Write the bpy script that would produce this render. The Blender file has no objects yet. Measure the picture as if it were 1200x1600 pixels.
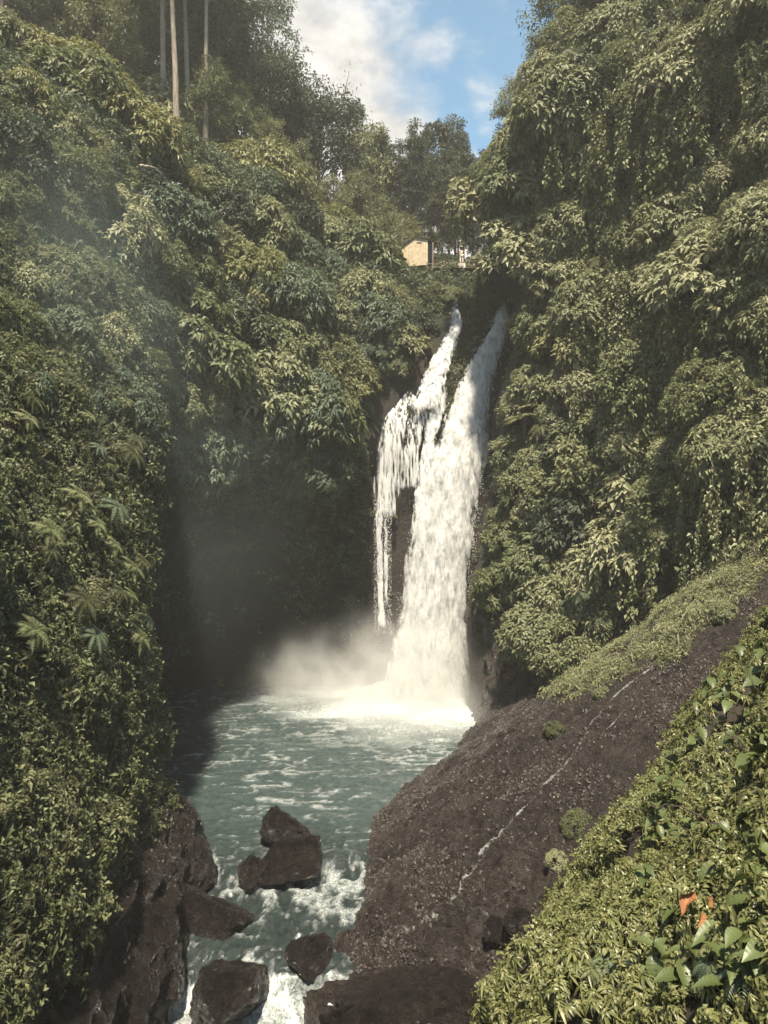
import bpy, math, random
import numpy as np
from mathutils import Vector, Matrix
from mathutils.bvhtree import BVHTree

R = math.radians
rng = np.random.default_rng(7)
random.seed(7)
scene = bpy.context.scene
C = scene.collection

# ------------------------------------------------------------------ camera
K = 1203.0                       # focal length in pixels of the 1200 x 1600 photograph
PITCH = R(2.38)                  # looking slightly down
EYE = np.array((0.0, 0.0, 18.6))
cam = bpy.data.cameras.new('camera')
cam.sensor_fit = 'VERTICAL'
cam.sensor_height = 36.0
cam.lens = 36.0 * K / 1600.0
cam.clip_start = 0.1
cam.clip_end = 2000
camo = bpy.data.objects.new('camera', cam)
camo.location = EYE
camo.rotation_euler = (R(90) - PITCH, 0, 0)
C.objects.link(camo)
scene.camera = camo

# ------------------------------------------------------------------ sun and sky
SUN_TO = Vector((-0.02, -0.48, 1.0)).normalized()     # direction towards the sun
sun = bpy.data.lights.new('sun', 'SUN')
sun.energy = 5.0
sun.angle = R(3.0)          # sun seen through thin cloud: soft-edged shadows
sun.color = (1.0, 0.89, 0.71)
suno = bpy.data.objects.new('sun', sun)
suno.rotation_euler = SUN_TO.to_track_quat('Z', 'Y').to_euler()
C.objects.link(suno)

world = bpy.data.worlds.new('World')
scene.world = world
world.use_nodes = True
nt = world.node_tree
nt.nodes.clear()
N = nt.nodes.new
L = nt.links.new
out = N('ShaderNodeOutputWorld')
bg = N('ShaderNodeBackground')
bg.inputs['Strength'].default_value = 0.105
L(bg.outputs[0], out.inputs[0])
sky = N('ShaderNodeTexSky')
sky.sky_type = 'NISHITA'
sky.sun_disc = False
sky.sun_elevation = math.asin(SUN_TO.z)
sky.sun_rotation = math.atan2(SUN_TO.x, SUN_TO.y)
sky.air_density = 1.0
sky.dust_density = 0.6
sky.ozone_density = 1.6
tc = N('ShaderNodeTexCoord')
# cumulus bank towards the lower left of the view, thin broken cloud elsewhere
dot = N('ShaderNodeVectorMath'); dot.operation = 'DOT_PRODUCT'
dot.inputs[1].default_value = (-0.733, 0.342, -0.588)
L(tc.outputs['Generated'], dot.inputs[0])
mp = N('ShaderNodeMapping'); mp.inputs['Scale'].default_value = (1.0, 1.0, 1.5)
L(tc.outputs['Generated'], mp.inputs[0])
n1 = N('ShaderNodeTexNoise'); n1.inputs['Scale'].default_value = 8.0
n1.inputs['Detail'].default_value = 9; n1.inputs['Roughness'].default_value = 0.56
n1.inputs['Distortion'].default_value = 0.0
L(mp.outputs[0], n1.inputs['Vector'])
n2 = N('ShaderNodeTexNoise'); n2.inputs['Scale'].default_value = 16.0
n2.inputs['Detail'].default_value = 8; n2.inputs['Roughness'].default_value = 0.62
n2.inputs['Distortion'].default_value = 0.2
L(mp.outputs[0], n2.inputs['Vector'])
def wmath(op, a, b=None, clamp=False):
    m = N('ShaderNodeMath'); m.operation = op; m.use_clamp = clamp
    for k, v in enumerate((a, b)):
        if v is None: continue
        if isinstance(v, (int, float)): m.inputs[k].default_value = v
        else: L(v, m.inputs[k])
    return m.outputs[0]
bank = wmath('ADD', wmath('MULTIPLY', dot.outputs['Value'], 8.0), wmath('MULTIPLY', wmath('SUBTRACT', n1.outputs[0], 0.5), 2.4))
mr = N('ShaderNodeMapRange'); mr.interpolation_type = 'SMOOTHSTEP'
mr.inputs['From Min'].default_value = -0.30; mr.inputs['From Max'].default_value = 0.42
L(bank, mr.inputs['Value'])
wisp = wmath('ADD', wmath('MULTIPLY', dot.outputs['Value'], 1.3), wmath('ADD', wmath('MULTIPLY', n2.outputs[0], 0.75), wmath('MULTIPLY', n1.outputs[0], 0.35)))
mr2 = N('ShaderNodeMapRange'); mr2.interpolation_type = 'SMOOTHSTEP'
mr2.inputs['From Min'].default_value = 0.44; mr2.inputs['From Max'].default_value = 0.80
mr2.inputs['To Max'].default_value = 0.8
L(wisp, mr2.inputs['Value'])
cov = wmath('MAXIMUM', mr.outputs[0], mr2.outputs[0], True)
cr = N('ShaderNodeValToRGB')
cr.color_ramp.elements[0].position = 0.38; cr.color_ramp.elements[0].color = (2.7, 2.62, 2.5, 1)
cr.color_ramp.elements[1].position = 0.62; cr.color_ramp.elements[1].color = (3.9, 3.75, 3.5, 1)
L(n2.outputs[0], cr.inputs[0])
mix = N('ShaderNodeMix'); mix.data_type = 'RGBA'
L(cov, mix.inputs['Factor'])
hs = N('ShaderNodeHueSaturation'); hs.inputs['Saturation'].default_value = 1.0
hs.inputs['Value'].default_value = 0.80; hs.inputs['Hue'].default_value = 0.475
L(sky.outputs[0], hs.inputs['Color'])
L(hs.outputs[0], mix.inputs['A'])
L(cr.outputs[0], mix.inputs['B'])
L(mix.outputs['Result'], bg.inputs['Color'])

vs = scene.view_settings
vs.view_transform = 'Standard'; vs.look = 'None'; vs.gamma = 1.0
vs.exposure = 1.38
scene.render.engine = 'CYCLES'
cy = scene.cycles
cy.use_denoising = True
cy.max_bounces = 6; cy.diffuse_bounces = 3; cy.glossy_bounces = 2
cy.transmission_bounces = 3; cy.transparent_max_bounces = 10; cy.volume_bounces = 3
cy.caustics_reflective = False; cy.caustics_refractive = False
cy.sample_clamp_indirect = 4.0
cy.volume_step_rate = 2.0
cy.volume_max_steps = 128

# ------------------------------------------------------------------ helpers
def wpt(px, py, Y):
    """world point at depth Y seen at photograph pixel (px, py)"""
    a = (px - 600.0) / K; b = (800.0 - py) / K
    d = np.array((a, math.cos(PITCH) + b * math.sin(PITCH), -math.sin(PITCH) + b * math.cos(PITCH)))
    return EYE + d * (Y / d[1])

def pdir(px, py):
    d = wpt(px, py, 10.0) - EYE
    return Vector(d).normalized()

def vnoise(p, seed=0):
    p = np.asarray(p, dtype=np.float64)
    i = np.floor(p).astype(np.int64)
    f = p - i
    u = f * f * f * (f * (f * 6 - 15) + 10)
    def h(dx, dy, dz):
        n = ((i[..., 0] + dx) * 374761393 + (i[..., 1] + dy) * 668265263 + (i[..., 2] + dz) * 2147483647 + seed * 974634777) & 0xffffffff
        n = ((n ^ (n >> 13)) * 1274126177) & 0xffffffff
        n = ((n ^ (n >> 15)) * 2246822519) & 0xffffffff
        return ((n ^ (n >> 16)) & 0xffff) / 32767.5 - 1.0
    def lp(a, b, t): return a + (b - a) * t
    x0 = lp(lp(h(0,0,0), h(1,0,0), u[..., 0]), lp(h(0,1,0), h(1,1,0), u[..., 0]), u[..., 1])
    x1 = lp(lp(h(0,0,1), h(1,0,1), u[..., 0]), lp(h(0,1,1), h(1,1,1), u[..., 0]), u[..., 1])
    return lp(x0, x1, u[..., 2])

def fbm(p, octaves=4, seed=0, gain=0.5, lac=2.03):
    p = np.asarray(p, dtype=np.float64)
    s = 0; a = 1.0; t = 0
    for k in range(octaves):
        s = s + a * vnoise(p, seed + k * 17); t += a
        p = p * lac + 3.7; a *= gain
    return s / t

def ridged(p, octaves=4, seed=0):
    p = np.asarray(p, dtype=np.float64)
    s = 0; a = 1.0; t = 0
    for k in range(octaves):
        s = s + a * (1 - np.abs(vnoise(p, seed + k * 13))); t += a
        p = p * 2.07 + 1.3; a *= 0.5
    return s / t

def sstep(a, b, x):
    t = np.clip((x - a) / (b - a), 0, 1)
    return t * t * (3 - 2 * t)

def nrm(v):
    return v / np.maximum(np.linalg.norm(v, axis=-1, keepdims=True), 1e-9)

def mesh_np(name, V, F, mat=None, attrs=None, smooth=True):
    """V (n,3), F list of equal-length index rows or an array"""
    me = bpy.data.meshes.new(name)
    V = np.asarray(V, dtype=np.float32); F = np.asarray(F, dtype=np.int32)
    me.vertices.add(len(V)); me.vertices.foreach_set('co', V.ravel())
    if len(F):
        k = F.shape[1]
        me.loops.add(F.size); me.loops.foreach_set('vertex_index', F.ravel())
        me.polygons.add(len(F))
        me.polygons.foreach_set('loop_start', np.arange(0, F.size, k, dtype=np.int32))
        me.polygons.foreach_set('loop_total', np.full(len(F), k, dtype=np.int32))
        me.polygons.foreach_set('use_smooth', np.full(len(F), smooth, dtype=bool))
    for an, (typ, arr) in (attrs or {}).items():
        at = me.attributes.new(an, typ, 'POINT')
        at.data.foreach_set('vector' if typ == 'FLOAT_VECTOR' else 'value', np.asarray(arr).ravel())
    me.update(calc_edges=True)
    if mat: me.materials.append(mat)
    return me

def obj(name, me, parent=None):
    o = bpy.data.objects.new(name, me)
    C.objects.link(o)
    if parent: o.parent = parent
    return o

def tag(o, label=None, cat=None, group=None, kind=None):
    if label: o['label'] = label
    if cat: o['category'] = cat
    if group: o['group'] = group
    if kind: o['kind'] = kind
    return o

def empty(name, loc=(0, 0, 0), rot=(0, 0, 0), scl=(1, 1, 1)):
    o = bpy.data.objects.new(name, None)
    o.location = loc; o.rotation_euler = rot; o.scale = scl
    C.objects.link(o)
    return o

def gridfaces(nu, nv):
    i = np.arange(nu - 1)[:, None] * nv + np.arange(nv - 1)[None, :]
    i = i.ravel()
    return np.stack((i, i + nv, i + nv + 1, i + 1), 1)

def catmull(ctrl, n):
    """ctrl (m, ..., 3) interpolated to n samples along axis 0"""
    ctrl = np.asarray(ctrl, dtype=np.float64)
    m = len(ctrl)
    t = np.linspace(0, m - 1, n)
    i = np.clip(np.floor(t).astype(int), 0, m - 2)
    f = (t - i).reshape((-1,) + (1,) * (ctrl.ndim - 1))
    p0 = ctrl[np.clip(i - 1, 0, m - 1)]; p1 = ctrl[i]; p2 = ctrl[i + 1]; p3 = ctrl[np.clip(i + 2, 0, m - 1)]
    return 0.5 * ((2 * p1) + (-p0 + p2) * f + (2 * p0 - 5 * p1 + 4 * p2 - p3) * f * f + (-p0 + 3 * p1 - 3 * p2 + p3) * f ** 3)

def loft(grid, nu, nv):
    g = catmull(np.asarray(grid, dtype=np.float64), nu)
    g = catmull(np.swapaxes(g, 0, 1), nv)
    return np.swapaxes(g, 0, 1)

def gnormals(g):
    du = np.gradient(g, axis=0); dv = np.gradient(g, axis=1)
    return nrm(np.cross(du, dv))

class Sheet:
    """a lofted and displaced surface, kept for ray casts and scattering"""
    def __init__(s, g, disp=None, flip=False):
        n = gnormals(g)
        if flip: n = -n
        if disp is not None: g = g + n * disp(g, n)[..., None]
        s.g = g; n = gnormals(g); s.n = -n if flip else n
        s.nu, s.nv = g.shape[:2]
        s.V = g.reshape(-1, 3)
        s.F = gridfaces(s.nu, s.nv)
        if flip: s.F = s.F[:, ::-1]
        s.bvh = BVHTree.FromPolygons([tuple(v) for v in s.V], [tuple(f) for f in s.F.tolist()])
    def mesh(s, name, mat): return mesh_np(name, s.V, s.F, mat)
    def sample(s, n, dens=None):
        g = s.g
        a = g[:-1, :-1]; b = g[1:, :-1]; c = g[1:, 1:]; d = g[:-1, 1:]
        ar = np.linalg.norm(np.cross(c - a, d - b), axis=-1) * 0.5
        if dens is not None:
            ctr = (a + b + c + d) / 4
            ar = ar * dens(ctr, s.n[:-1, :-1])
        w = ar.ravel() / ar.sum()
        q = rng.choice(len(w), n, p=w)
        iu, iv = np.unravel_index(q, ar.shape)
        fu, fv = rng.random((n, 1)), rng.random((n, 1))
        p = (a[iu, iv] * (1 - fu) + b[iu, iv] * fu) * (1 - fv) + (d[iu, iv] * (1 - fu) + c[iu, iv] * fu) * fv
        return p, s.n[iu, iv]
    def hit(s, px, py):
        loc, n, _, dist = s.bvh.ray_cast(Vector(EYE), pdir(px, py))
        if loc is None: return None
        if n.dot(pdir(px, py)) > 0: n = -n
        return np.array(loc), np.array(n), dist

def tube(path, radii, seg=7):
    path = np.asarray(path, dtype=float); n = len(path)
    t = nrm(np.gradient(path, axis=0))
    ref = np.array((0.31, 0.77, 0.55)); ref /= np.linalg.norm(ref)
    a = nrm(np.cross(t, ref)); b = np.cross(t, a)
    an = np.linspace(0, 2 * math.pi, seg, endpoint=False)
    r = np.asarray(radii, dtype=float)
    ring = path[:, None, :] + r[:, None, None] * (a[:, None, :] * np.cos(an)[None, :, None] + b[:, None, :] * np.sin(an)[None, :, None])
    V = ring.reshape(-1, 3)
    F = []
    for i in range(n - 1):
        for k in range(seg):
            k2 = (k + 1) % seg
            F.append((i * seg + k, i * seg + k2, (i + 1) * seg + k2, (i + 1) * seg + k))
    return V, np.array(F)

def join_parts(parts):
    Vs, Fs, o = [], [], 0
    for V, F in parts:
        Vs.append(V); Fs.append(np.asarray(F) + o); o += len(V)
    return np.concatenate(Vs), np.concatenate(Fs)

# ------------------------------------------------------------------ materials
def new_mat(name):
    m = bpy.data.materials.new(name); m.use_nodes = True
    t = m.node_tree
    for n in list(t.nodes): t.nodes.remove(n)
    o = t.nodes.new('ShaderNodeOutputMaterial')
    return m, t, o

def add(t, typ, **kw):
    n = t.nodes.new(typ)
    for k, v in kw.items():
        if k in n.inputs: n.inputs[k].default_value = v
        else: setattr(n, k, v)
    return n

def ramp(t, fac, stops):
    n = t.nodes.new('ShaderNodeValToRGB')
    e = n.color_ramp.elements
    while len(e) < len(stops): e.new(0.5)
    for k, (p, c) in enumerate(stops):
        e[k].position = p; e[k].color = (*c, 1) if len(c) == 3 else c
    if fac is not None: t.links.new(fac, n.inputs[0])
    return n.outputs[0]

def leaf_mat(name, cols, rough=0.5, trans=0.28, spec=0.35):
    m, t, o = new_mat(name)
    oi = add(t, 'ShaderNodeObjectInfo')
    at = add(t, 'ShaderNodeAttribute', attribute_name='v')
    ma = add(t, 'ShaderNodeMath', operation='MULTIPLY_ADD')
    t.links.new(oi.outputs['Random'], ma.inputs[0]); ma.inputs[1].default_value = 0.45
    mb = add(t, 'ShaderNodeMath', operation='MULTIPLY'); mb.inputs[1].default_value = 0.55
    t.links.new(at.outputs['Fac'], mb.inputs[0]); t.links.new(mb.outputs[0], ma.inputs[2])
    col = ramp(t, ma.outputs[0], [(i / (len(cols) - 1), c) for i, c in enumerate(cols)])
    p = add(t, 'ShaderNodeBsdfPrincipled', Roughness=rough)
    p.inputs['Specular IOR Level'].default_value = spec
    t.links.new(col, p.inputs['Base Color'])
    tr = add(t, 'ShaderNodeBsdfTranslucent')
    hv = add(t, 'ShaderNodeHueSaturation', Saturation=1.15, Value=1.3)
    t.links.new(col, hv.inputs['Color']); t.links.new(hv.outputs[0], tr.inputs['Color'])
    mx = add(t, 'ShaderNodeMixShader'); mx.inputs[0].default_value = trans
    t.links.new(p.outputs[0], mx.inputs[1]); t.links.new(tr.outputs[0], mx.inputs[2])
    t.links.new(mx.outputs[0], o.inputs[0])
    return m

M = {}
M['olive'] = leaf_mat('leaf_olive', [(0.060, 0.070, 0.028), (0.105, 0.118, 0.050), (0.150, 0.160, 0.075), (0.215, 0.210, 0.112)])
M['pale'] = leaf_mat('leaf_pale', [(0.095, 0.108, 0.050), (0.155, 0.165, 0.082), (0.225, 0.228, 0.125), (0.300, 0.285, 0.172)])
M['yellow'] = leaf_mat('leaf_yellow', [(0.085, 0.098, 0.034), (0.132, 0.142, 0.052), (0.185, 0.182, 0.078), (0.245, 0.222, 0.100)])
M['dark'] = leaf_mat('leaf_dark', [(0.024, 0.034, 0.017), (0.042, 0.054, 0.027), (0.062, 0.074, 0.038), (0.098, 0.100, 0.055)])
M['teal'] = leaf_mat('leaf_teal', [(0.045, 0.066, 0.038), (0.070, 0.096, 0.056), (0.102, 0.130, 0.078), (0.145, 0.168, 0.105)])
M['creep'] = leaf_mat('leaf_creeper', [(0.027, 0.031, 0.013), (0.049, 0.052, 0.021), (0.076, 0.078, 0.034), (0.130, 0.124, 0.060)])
M['near'] = leaf_mat('leaf_near', [(0.055, 0.064, 0.020), (0.096, 0.105, 0.036), (0.142, 0.146, 0.056), (0.205, 0.198, 0.088)], rough=0.42, trans=.2, spec=.45)

def rock_mat(name, c0, c1, c2, scale=1.0, rough=(0.3, 0.6), bump=0.5, moss=None, speck=0.0, crack=False):
    m, t, o = new_mat(name)
    co = add(t, 'ShaderNodeTexCoord')
    n1 = add(t, 'ShaderNodeTexNoise', Scale=0.5 * scale, Detail=8.0, Roughness=0.62)
    n2 = add(t, 'ShaderNodeTexNoise', Scale=3.4 * scale, Detail=8.0, Roughness=0.68, Distortion=0.5)
    n3 = add(t, 'ShaderNodeTexNoise', Scale=14.0 * scale, Detail=4.0, Roughness=0.7)
    for n in (n1, n2, n3): t.links.new(co.outputs['Object'], n.inputs['Vector'])
    av = add(t, 'ShaderNodeMath', operation='ADD'); t.links.new(n1.outputs[0], av.inputs[0]); t.links.new(n2.outputs[0], av.inputs[1])
    av2 = add(t, 'ShaderNodeMath', operation='MULTIPLY_ADD'); t.links.new(n3.outputs[0], av2.inputs[0]); av2.inputs[1].default_value = 0.9; t.links.new(av.outputs[0], av2.inputs[2])
    hv = add(t, 'ShaderNodeMath', operation='MULTIPLY'); hv.inputs[1].default_value = 0.345
    t.links.new(av2.outputs[0], hv.inputs[0])
    col = ramp(t, hv.outputs[0], [(0.36, c0), (0.5, c1), (0.66, c2)])
    if speck > 0:
        vo = add(t, 'ShaderNodeTexVoronoi', Scale=9.0 * scale); t.links.new(co.outputs['Object'], vo.inputs['Vector'])
        sp = ramp(t, vo.outputs['Distance'], [(0.08, (1, 1, 1)), (0.22, (0, 0, 0))])
        mu = add(t, 'ShaderNodeMath', operation='MULTIPLY'); t.links.new(sp, mu.inputs[0])
        gt = ramp(t, n2.outputs[0], [(0.52, (0, 0, 0)), (0.62, (speck,) * 3)]); t.links.new(gt, mu.inputs[1])
        mx = add(t, 'ShaderNodeMix', data_type='RGBA'); t.links.new(mu.outputs[0], mx.inputs['Factor'])
        t.links.new(col, mx.inputs['A']); mx.inputs['B'].default_value = (0.30, 0.25, 0.19, 1); col = mx.outputs['Result']
    if moss:
        ge = add(t, 'ShaderNodeNewGeometry'); sx = add(t, 'ShaderNodeSeparateXYZ'); t.links.new(ge.outputs['Normal'], sx.inputs[0])
        ad = add(t, 'ShaderNodeMath', operation='MULTIPLY_ADD'); t.links.new(sx.outputs[2], ad.inputs[0]); ad.inputs[1].default_value = 0.35
        t.links.new(n1.outputs[0], ad.inputs[2])
        mf = ramp(t, ad.outputs[0], [(moss[0], (0, 0, 0)), (moss[0] + 0.14, (0.9, 0.9, 0.9))])
        mx = add(t, 'ShaderNodeMix', data_type='RGBA'); t.links.new(mf, mx.inputs['Factor'])
        t.links.new(col, mx.inputs['A']); mx.inputs['B'].default_value = (*moss[1], 1); col = mx.outputs['Result']
    p = add(t, 'ShaderNodeBsdfPrincipled')
    t.links.new(col, p.inputs['Base Color'])
    rr = add(t, 'ShaderNodeMapRange'); rr.inputs['From Min'].default_value = 0.35; rr.inputs['From Max'].default_value = 0.65
    rr.inputs['To Min'].default_value = rough[0]; rr.inputs['To Max'].default_value = rough[1]
    t.links.new(n2.outputs[0], rr.inputs['Value']); t.links.new(rr.outputs[0], p.inputs['Roughness'])
    ha = add(t, 'ShaderNodeMath', operation='MULTIPLY_ADD'); t.links.new(n3.outputs[0], ha.inputs[0]); ha.inputs[1].default_value = 0.7
    t.links.new(n2.outputs[0], ha.inputs[2])
    if crack:
        wv = add(t, 'ShaderNodeVectorMath', operation='MULTIPLY_ADD'); wv.inputs[1].default_value = (.9, .9, .9)
        t.links.new(n2.outputs['Color'], wv.inputs[0]); t.links.new(co.outputs['Object'], wv.inputs[2])
        vc = add(t, 'ShaderNodeTexVoronoi', feature='DISTANCE_TO_EDGE', Scale=0.75 * scale); t.links.new(wv.outputs[0], vc.inputs['Vector'])
        ck = ramp(t, vc.outputs['Distance'], [(0.0, (0, 0, 0)), (0.05, (1, 1, 1))])
        hb_ = add(t, 'ShaderNodeMath', operation='MULTIPLY_ADD'); t.links.new(ck, hb_.inputs[0]); hb_.inputs[1].default_value = 0.35; t.links.new(ha.outputs[0], hb_.inputs[2]); ha = hb_
    bp = add(t, 'ShaderNodeBump', Strength=bump, Distance=0.62 / scale)
    t.links.new(ha.outputs[0], bp.inputs['Height']); t.links.new(bp.outputs[0], p.inputs['Normal'])
    t.links.new(p.outputs[0], o.inputs[0])
    return m

M['wet_rock'] = rock_mat('wet_rock', (0.008, 0.0066, 0.0062), (0.024, 0.019, 0.017), (0.060, 0.047, 0.040), 1.2, (0.10, 0.32), 1.0, None, 0, True)
M['slab'] = rock_mat('slab_rock', (0.022, 0.018, 0.0165), (0.055, 0.044, 0.039), (0.115, 0.090, 0.075), 0.8, (0.16, 0.46), 1.0, None, 0.45, True)
M['cliff'] = rock_mat('cliff_rock', (0.018, 0.013, 0.010), (0.034, 0.026, 0.020), (0.058, 0.046, 0.034), 0.7, (0.5, 0.85), 0.9, (0.62, (0.030, 0.036, 0.014)))
M['soil'] = rock_mat('bank_soil', (0.016, 0.011, 0.008), (0.030, 0.022, 0.015), (0.050, 0.038, 0.025), 1.5, (0.6, 0.9), 0.6)
M['forest_floor'] = rock_mat('forest_floor', (0.020, 0.018, 0.010), (0.034, 0.034, 0.016), (0.05, 0.048, 0.024), 0.5, (0.7, 0.95), 0.5)

def bark_mat(name, a, b):
    m, t, o = new_mat(name)
    co = add(t, 'ShaderNodeTexCoord'); mpn = add(t, 'ShaderNodeMapping'); mpn.inputs['Scale'].default_value = (3, 3, 0.6)
    t.links.new(co.outputs['Object'], mpn.inputs[0])
    n = add(t, 'ShaderNodeTexNoise', Scale=2.0, Detail=7.0, Roughness=0.65); t.links.new(mpn.outputs[0], n.inputs['Vector'])
    p = add(t, 'ShaderNodeBsdfPrincipled', Roughness=0.85)
    t.links.new(ramp(t, n.outputs[0], [(0.35, a), (0.65, b)]), p.inputs['Base Color'])
    bp = add(t, 'ShaderNodeBump', Strength=0.6, Distance=0.05); t.links.new(n.outputs[0], bp.inputs['Height']); t.links.new(bp.outputs[0], p.inputs['Normal'])
    t.links.new(p.outputs[0], o.inputs[0])
    return m
M['bark'] = bark_mat('bark_brown', (0.05, 0.036, 0.026), (0.11, 0.085, 0.06))
M['bark_pale'] = bark_mat('bark_pale', (0.16, 0.13, 0.095), (0.32, 0.27, 0.20))
M['twig'] = bark_mat('twig_dark', (0.02, 0.014, 0.01), (0.05, 0.035, 0.025))
M['root'] = bark_mat('root_tan', (0.13, 0.095, 0.06), (0.24, 0.18, 0.12))

def plain(name, col, rough=0.7, var=0.15, scale=4.0):
    m, t, o = new_mat(name)
    co = add(t, 'ShaderNodeTexCoord')
    n = add(t, 'ShaderNodeTexNoise', Scale=scale, Detail=5.0); t.links.new(co.outputs['Object'], n.inputs['Vector'])
    p = add(t, 'ShaderNodeBsdfPrincipled', Roughness=rough)
    a = tuple(c * (1 - var) for c in col); b = tuple(min(1, c * (1 + var)) for c in col)
    t.links.new(ramp(t, n.outputs[0], [(0.3, a), (0.7, b)]), p.inputs['Base Color'])
    t.links.new(p.outputs[0], o.inputs[0])
    return m
M['plank'] = plain('plank_wood', (0.48, 0.38, 0.25), 0.7, 0.2, 3)
M['dark_wood'] = plain('dark_wood', (0.05, 0.036, 0.026), 0.8)
M['rope'] = plain('rope', (0.32, 0.25, 0.16), 0.9)
M['cloth'] = plain('pale_cloth', (0.62, 0.55, 0.44), 0.85, 0.1)
M['skin'] = plain('skin', (0.30, 0.17, 0.10), 0.6, 0.08)
M['straw'] = plain('straw', (0.40, 0.32, 0.19), 0.8)
M['whiteblock'] = plain('white_block', (0.62, 0.59, 0.53), 0.8)
M['dry'] = plain('dry_leaf', (0.27, 0.115, 0.045), 0.7, 0.5, 40)

def water_mat():
    m, t, o = new_mat('river_water')
    co = add(t, 'ShaderNodeTexCoord')
    at = add(t, 'ShaderNodeAttribute', attribute_name='foam')
    n = add(t, 'ShaderNodeTexNoise', Scale=7.0, Detail=7.0, Roughness=0.7, Distortion=1.2); t.links.new(co.outputs['Object'], n.inputs['Vector'])
    nb = add(t, 'ShaderNodeTexNoise', Scale=2.6, Detail=6.0, Roughness=0.62, Distortion=0.7); t.links.new(co.outputs['Object'], nb.inputs['Vector'])
    gate = add(t, 'ShaderNodeMapRange', interpolation_type='SMOOTHSTEP'); gate.inputs['From Min'].default_value = 0.36; gate.inputs['From Max'].default_value = 0.66
    t.links.new(n.outputs[0], gate.inputs['Value'])
    mul = add(t, 'ShaderNodeMath', operation='MULTIPLY'); t.links.new(gate.outputs[0], mul.inputs[0]); t.links.new(at.outputs['Fac'], mul.inputs[1])
    sq = add(t, 'ShaderNodeMath', operation='MULTIPLY'); t.links.new(at.outputs['Fac'], sq.inputs[0]); t.links.new(at.outputs['Fac'], sq.inputs[1])
    s2 = add(t, 'ShaderNodeMath', operation='MULTIPLY'); t.links.new(sq.outputs[0], s2.inputs[0]); s2.inputs[1].default_value = 0.45
    fa = add(t, 'ShaderNodeMath', operation='ADD', use_clamp=True); t.links.new(mul.outputs[0], fa.inputs[0]); t.links.new(s2.outputs[0], fa.inputs[1])
    p = add(t, 'ShaderNodeBsdfPrincipled', Roughness=0.14)
    bed = add(t, 'ShaderNodeAttribute', attribute_name='bed')       # clear shallow flow over dark rock instead of milky pool water
    bm_ = add(t, 'ShaderNodeMix', data_type='RGBA'); t.links.new(bed.outputs['Fac'], bm_.inputs['Factor'])
    t.links.new(ramp(t, nb.outputs[0], [(0.3, (0.024, 0.036, 0.035)), (0.7, (0.048, 0.067, 0.064))]), bm_.inputs['A'])
    t.links.new(ramp(t, nb.outputs[0], [(0.3, (0.011, 0.016, 0.015)), (0.7, (0.026, 0.035, 0.033))]), bm_.inputs['B'])
    t.links.new(bm_.outputs['Result'], p.inputs['Base Color'])
    p.inputs['IOR'].default_value = 1.33
    bp = add(t, 'ShaderNodeBump', Strength=0.5, Distance=0.14); t.links.new(nb.outputs[0], bp.inputs['Height']); t.links.new(bp.outputs[0], p.inputs['Normal'])
    f = add(t, 'ShaderNodeBsdfPrincipled', Roughness=0.8); f.inputs['Base Color'].default_value = (0.46, 0.49, 0.475, 1)
    bq = add(t, 'ShaderNodeBump', Strength=0.6, Distance=0.12); t.links.new(n.outputs[0], bq.inputs['Height']); t.links.new(bq.outputs[0], f.inputs['Normal'])
    mx = add(t, 'ShaderNodeMixShader'); t.links.new(fa.outputs[0], mx.inputs[0]); t.links.new(p.outputs[0], mx.inputs[1]); t.links.new(f.outputs[0], mx.inputs[2])
    t.links.new(mx.outputs[0], o.inputs[0])
    return m
M['water'] = water_mat()

def fall_mat(name, lo, hi, bright=0.84, zs=0.42, sc=4.6):
    m, t, o = new_mat(name)
    co = add(t, 'ShaderNodeTexCoord')
    at = add(t, 'ShaderNodeAttribute', attribute_name='a')
    mpn = add(t, 'ShaderNodeMapping'); mpn.inputs['Scale'].default_value = (1.0, 1.0, zs); t.links.new(co.outputs['Object'], mpn.inputs[0])
    n = add(t, 'ShaderNodeTexNoise', Scale=sc, Detail=6.0, Roughness=0.66, Distortion=0.2); t.links.new(mpn.outputs[0], n.inputs['Vector'])
    ad = add(t, 'ShaderNodeMath', operation='ADD'); t.links.new(at.outputs['Fac'], ad.inputs[0]); t.links.new(n.outputs[0], ad.inputs[1])
    fac = ramp(t, ad.outputs[0], [(lo, (0, 0, 0)), (hi, (1, 1, 1))])
    d = add(t, 'ShaderNodeBsdfPrincipled', Roughness=0.7); d.inputs['Base Color'].default_value = (bright, bright, bright * 0.97, 1)
    bp = add(t, 'ShaderNodeBump', Strength=0.3, Distance=0.08); t.links.new(n.outputs[0], bp.inputs['Height']); t.links.new(bp.outputs[0], d.inputs['Normal'])
    tl = add(t, 'ShaderNodeBsdfTranslucent'); tl.inputs['Color'].default_value = (bright, bright, bright * 0.97, 1)
    m1 = add(t, 'ShaderNodeMixShader'); m1.inputs[0].default_value = 0.3
    t.links.new(d.outputs[0], m1.inputs[1]); t.links.new(tl.outputs[0], m1.inputs[2])
    tp = add(t, 'ShaderNodeBsdfTransparent')
    mx = add(t, 'ShaderNodeMixShader'); t.links.new(fac, mx.inputs[0]); t.links.new(tp.outputs[0], mx.inputs[1]); t.links.new(m1.outputs[0], mx.inputs[2])
    t.links.new(mx.outputs[0], o.inputs[0])
    return m
M['fall'] = fall_mat('falling_water', 0.34, 1.30, .58, .14, 7.5)
M['thin'] = fall_mat('thin_water', 0.46, 1.28, .62, .06, 10.0)

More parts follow.
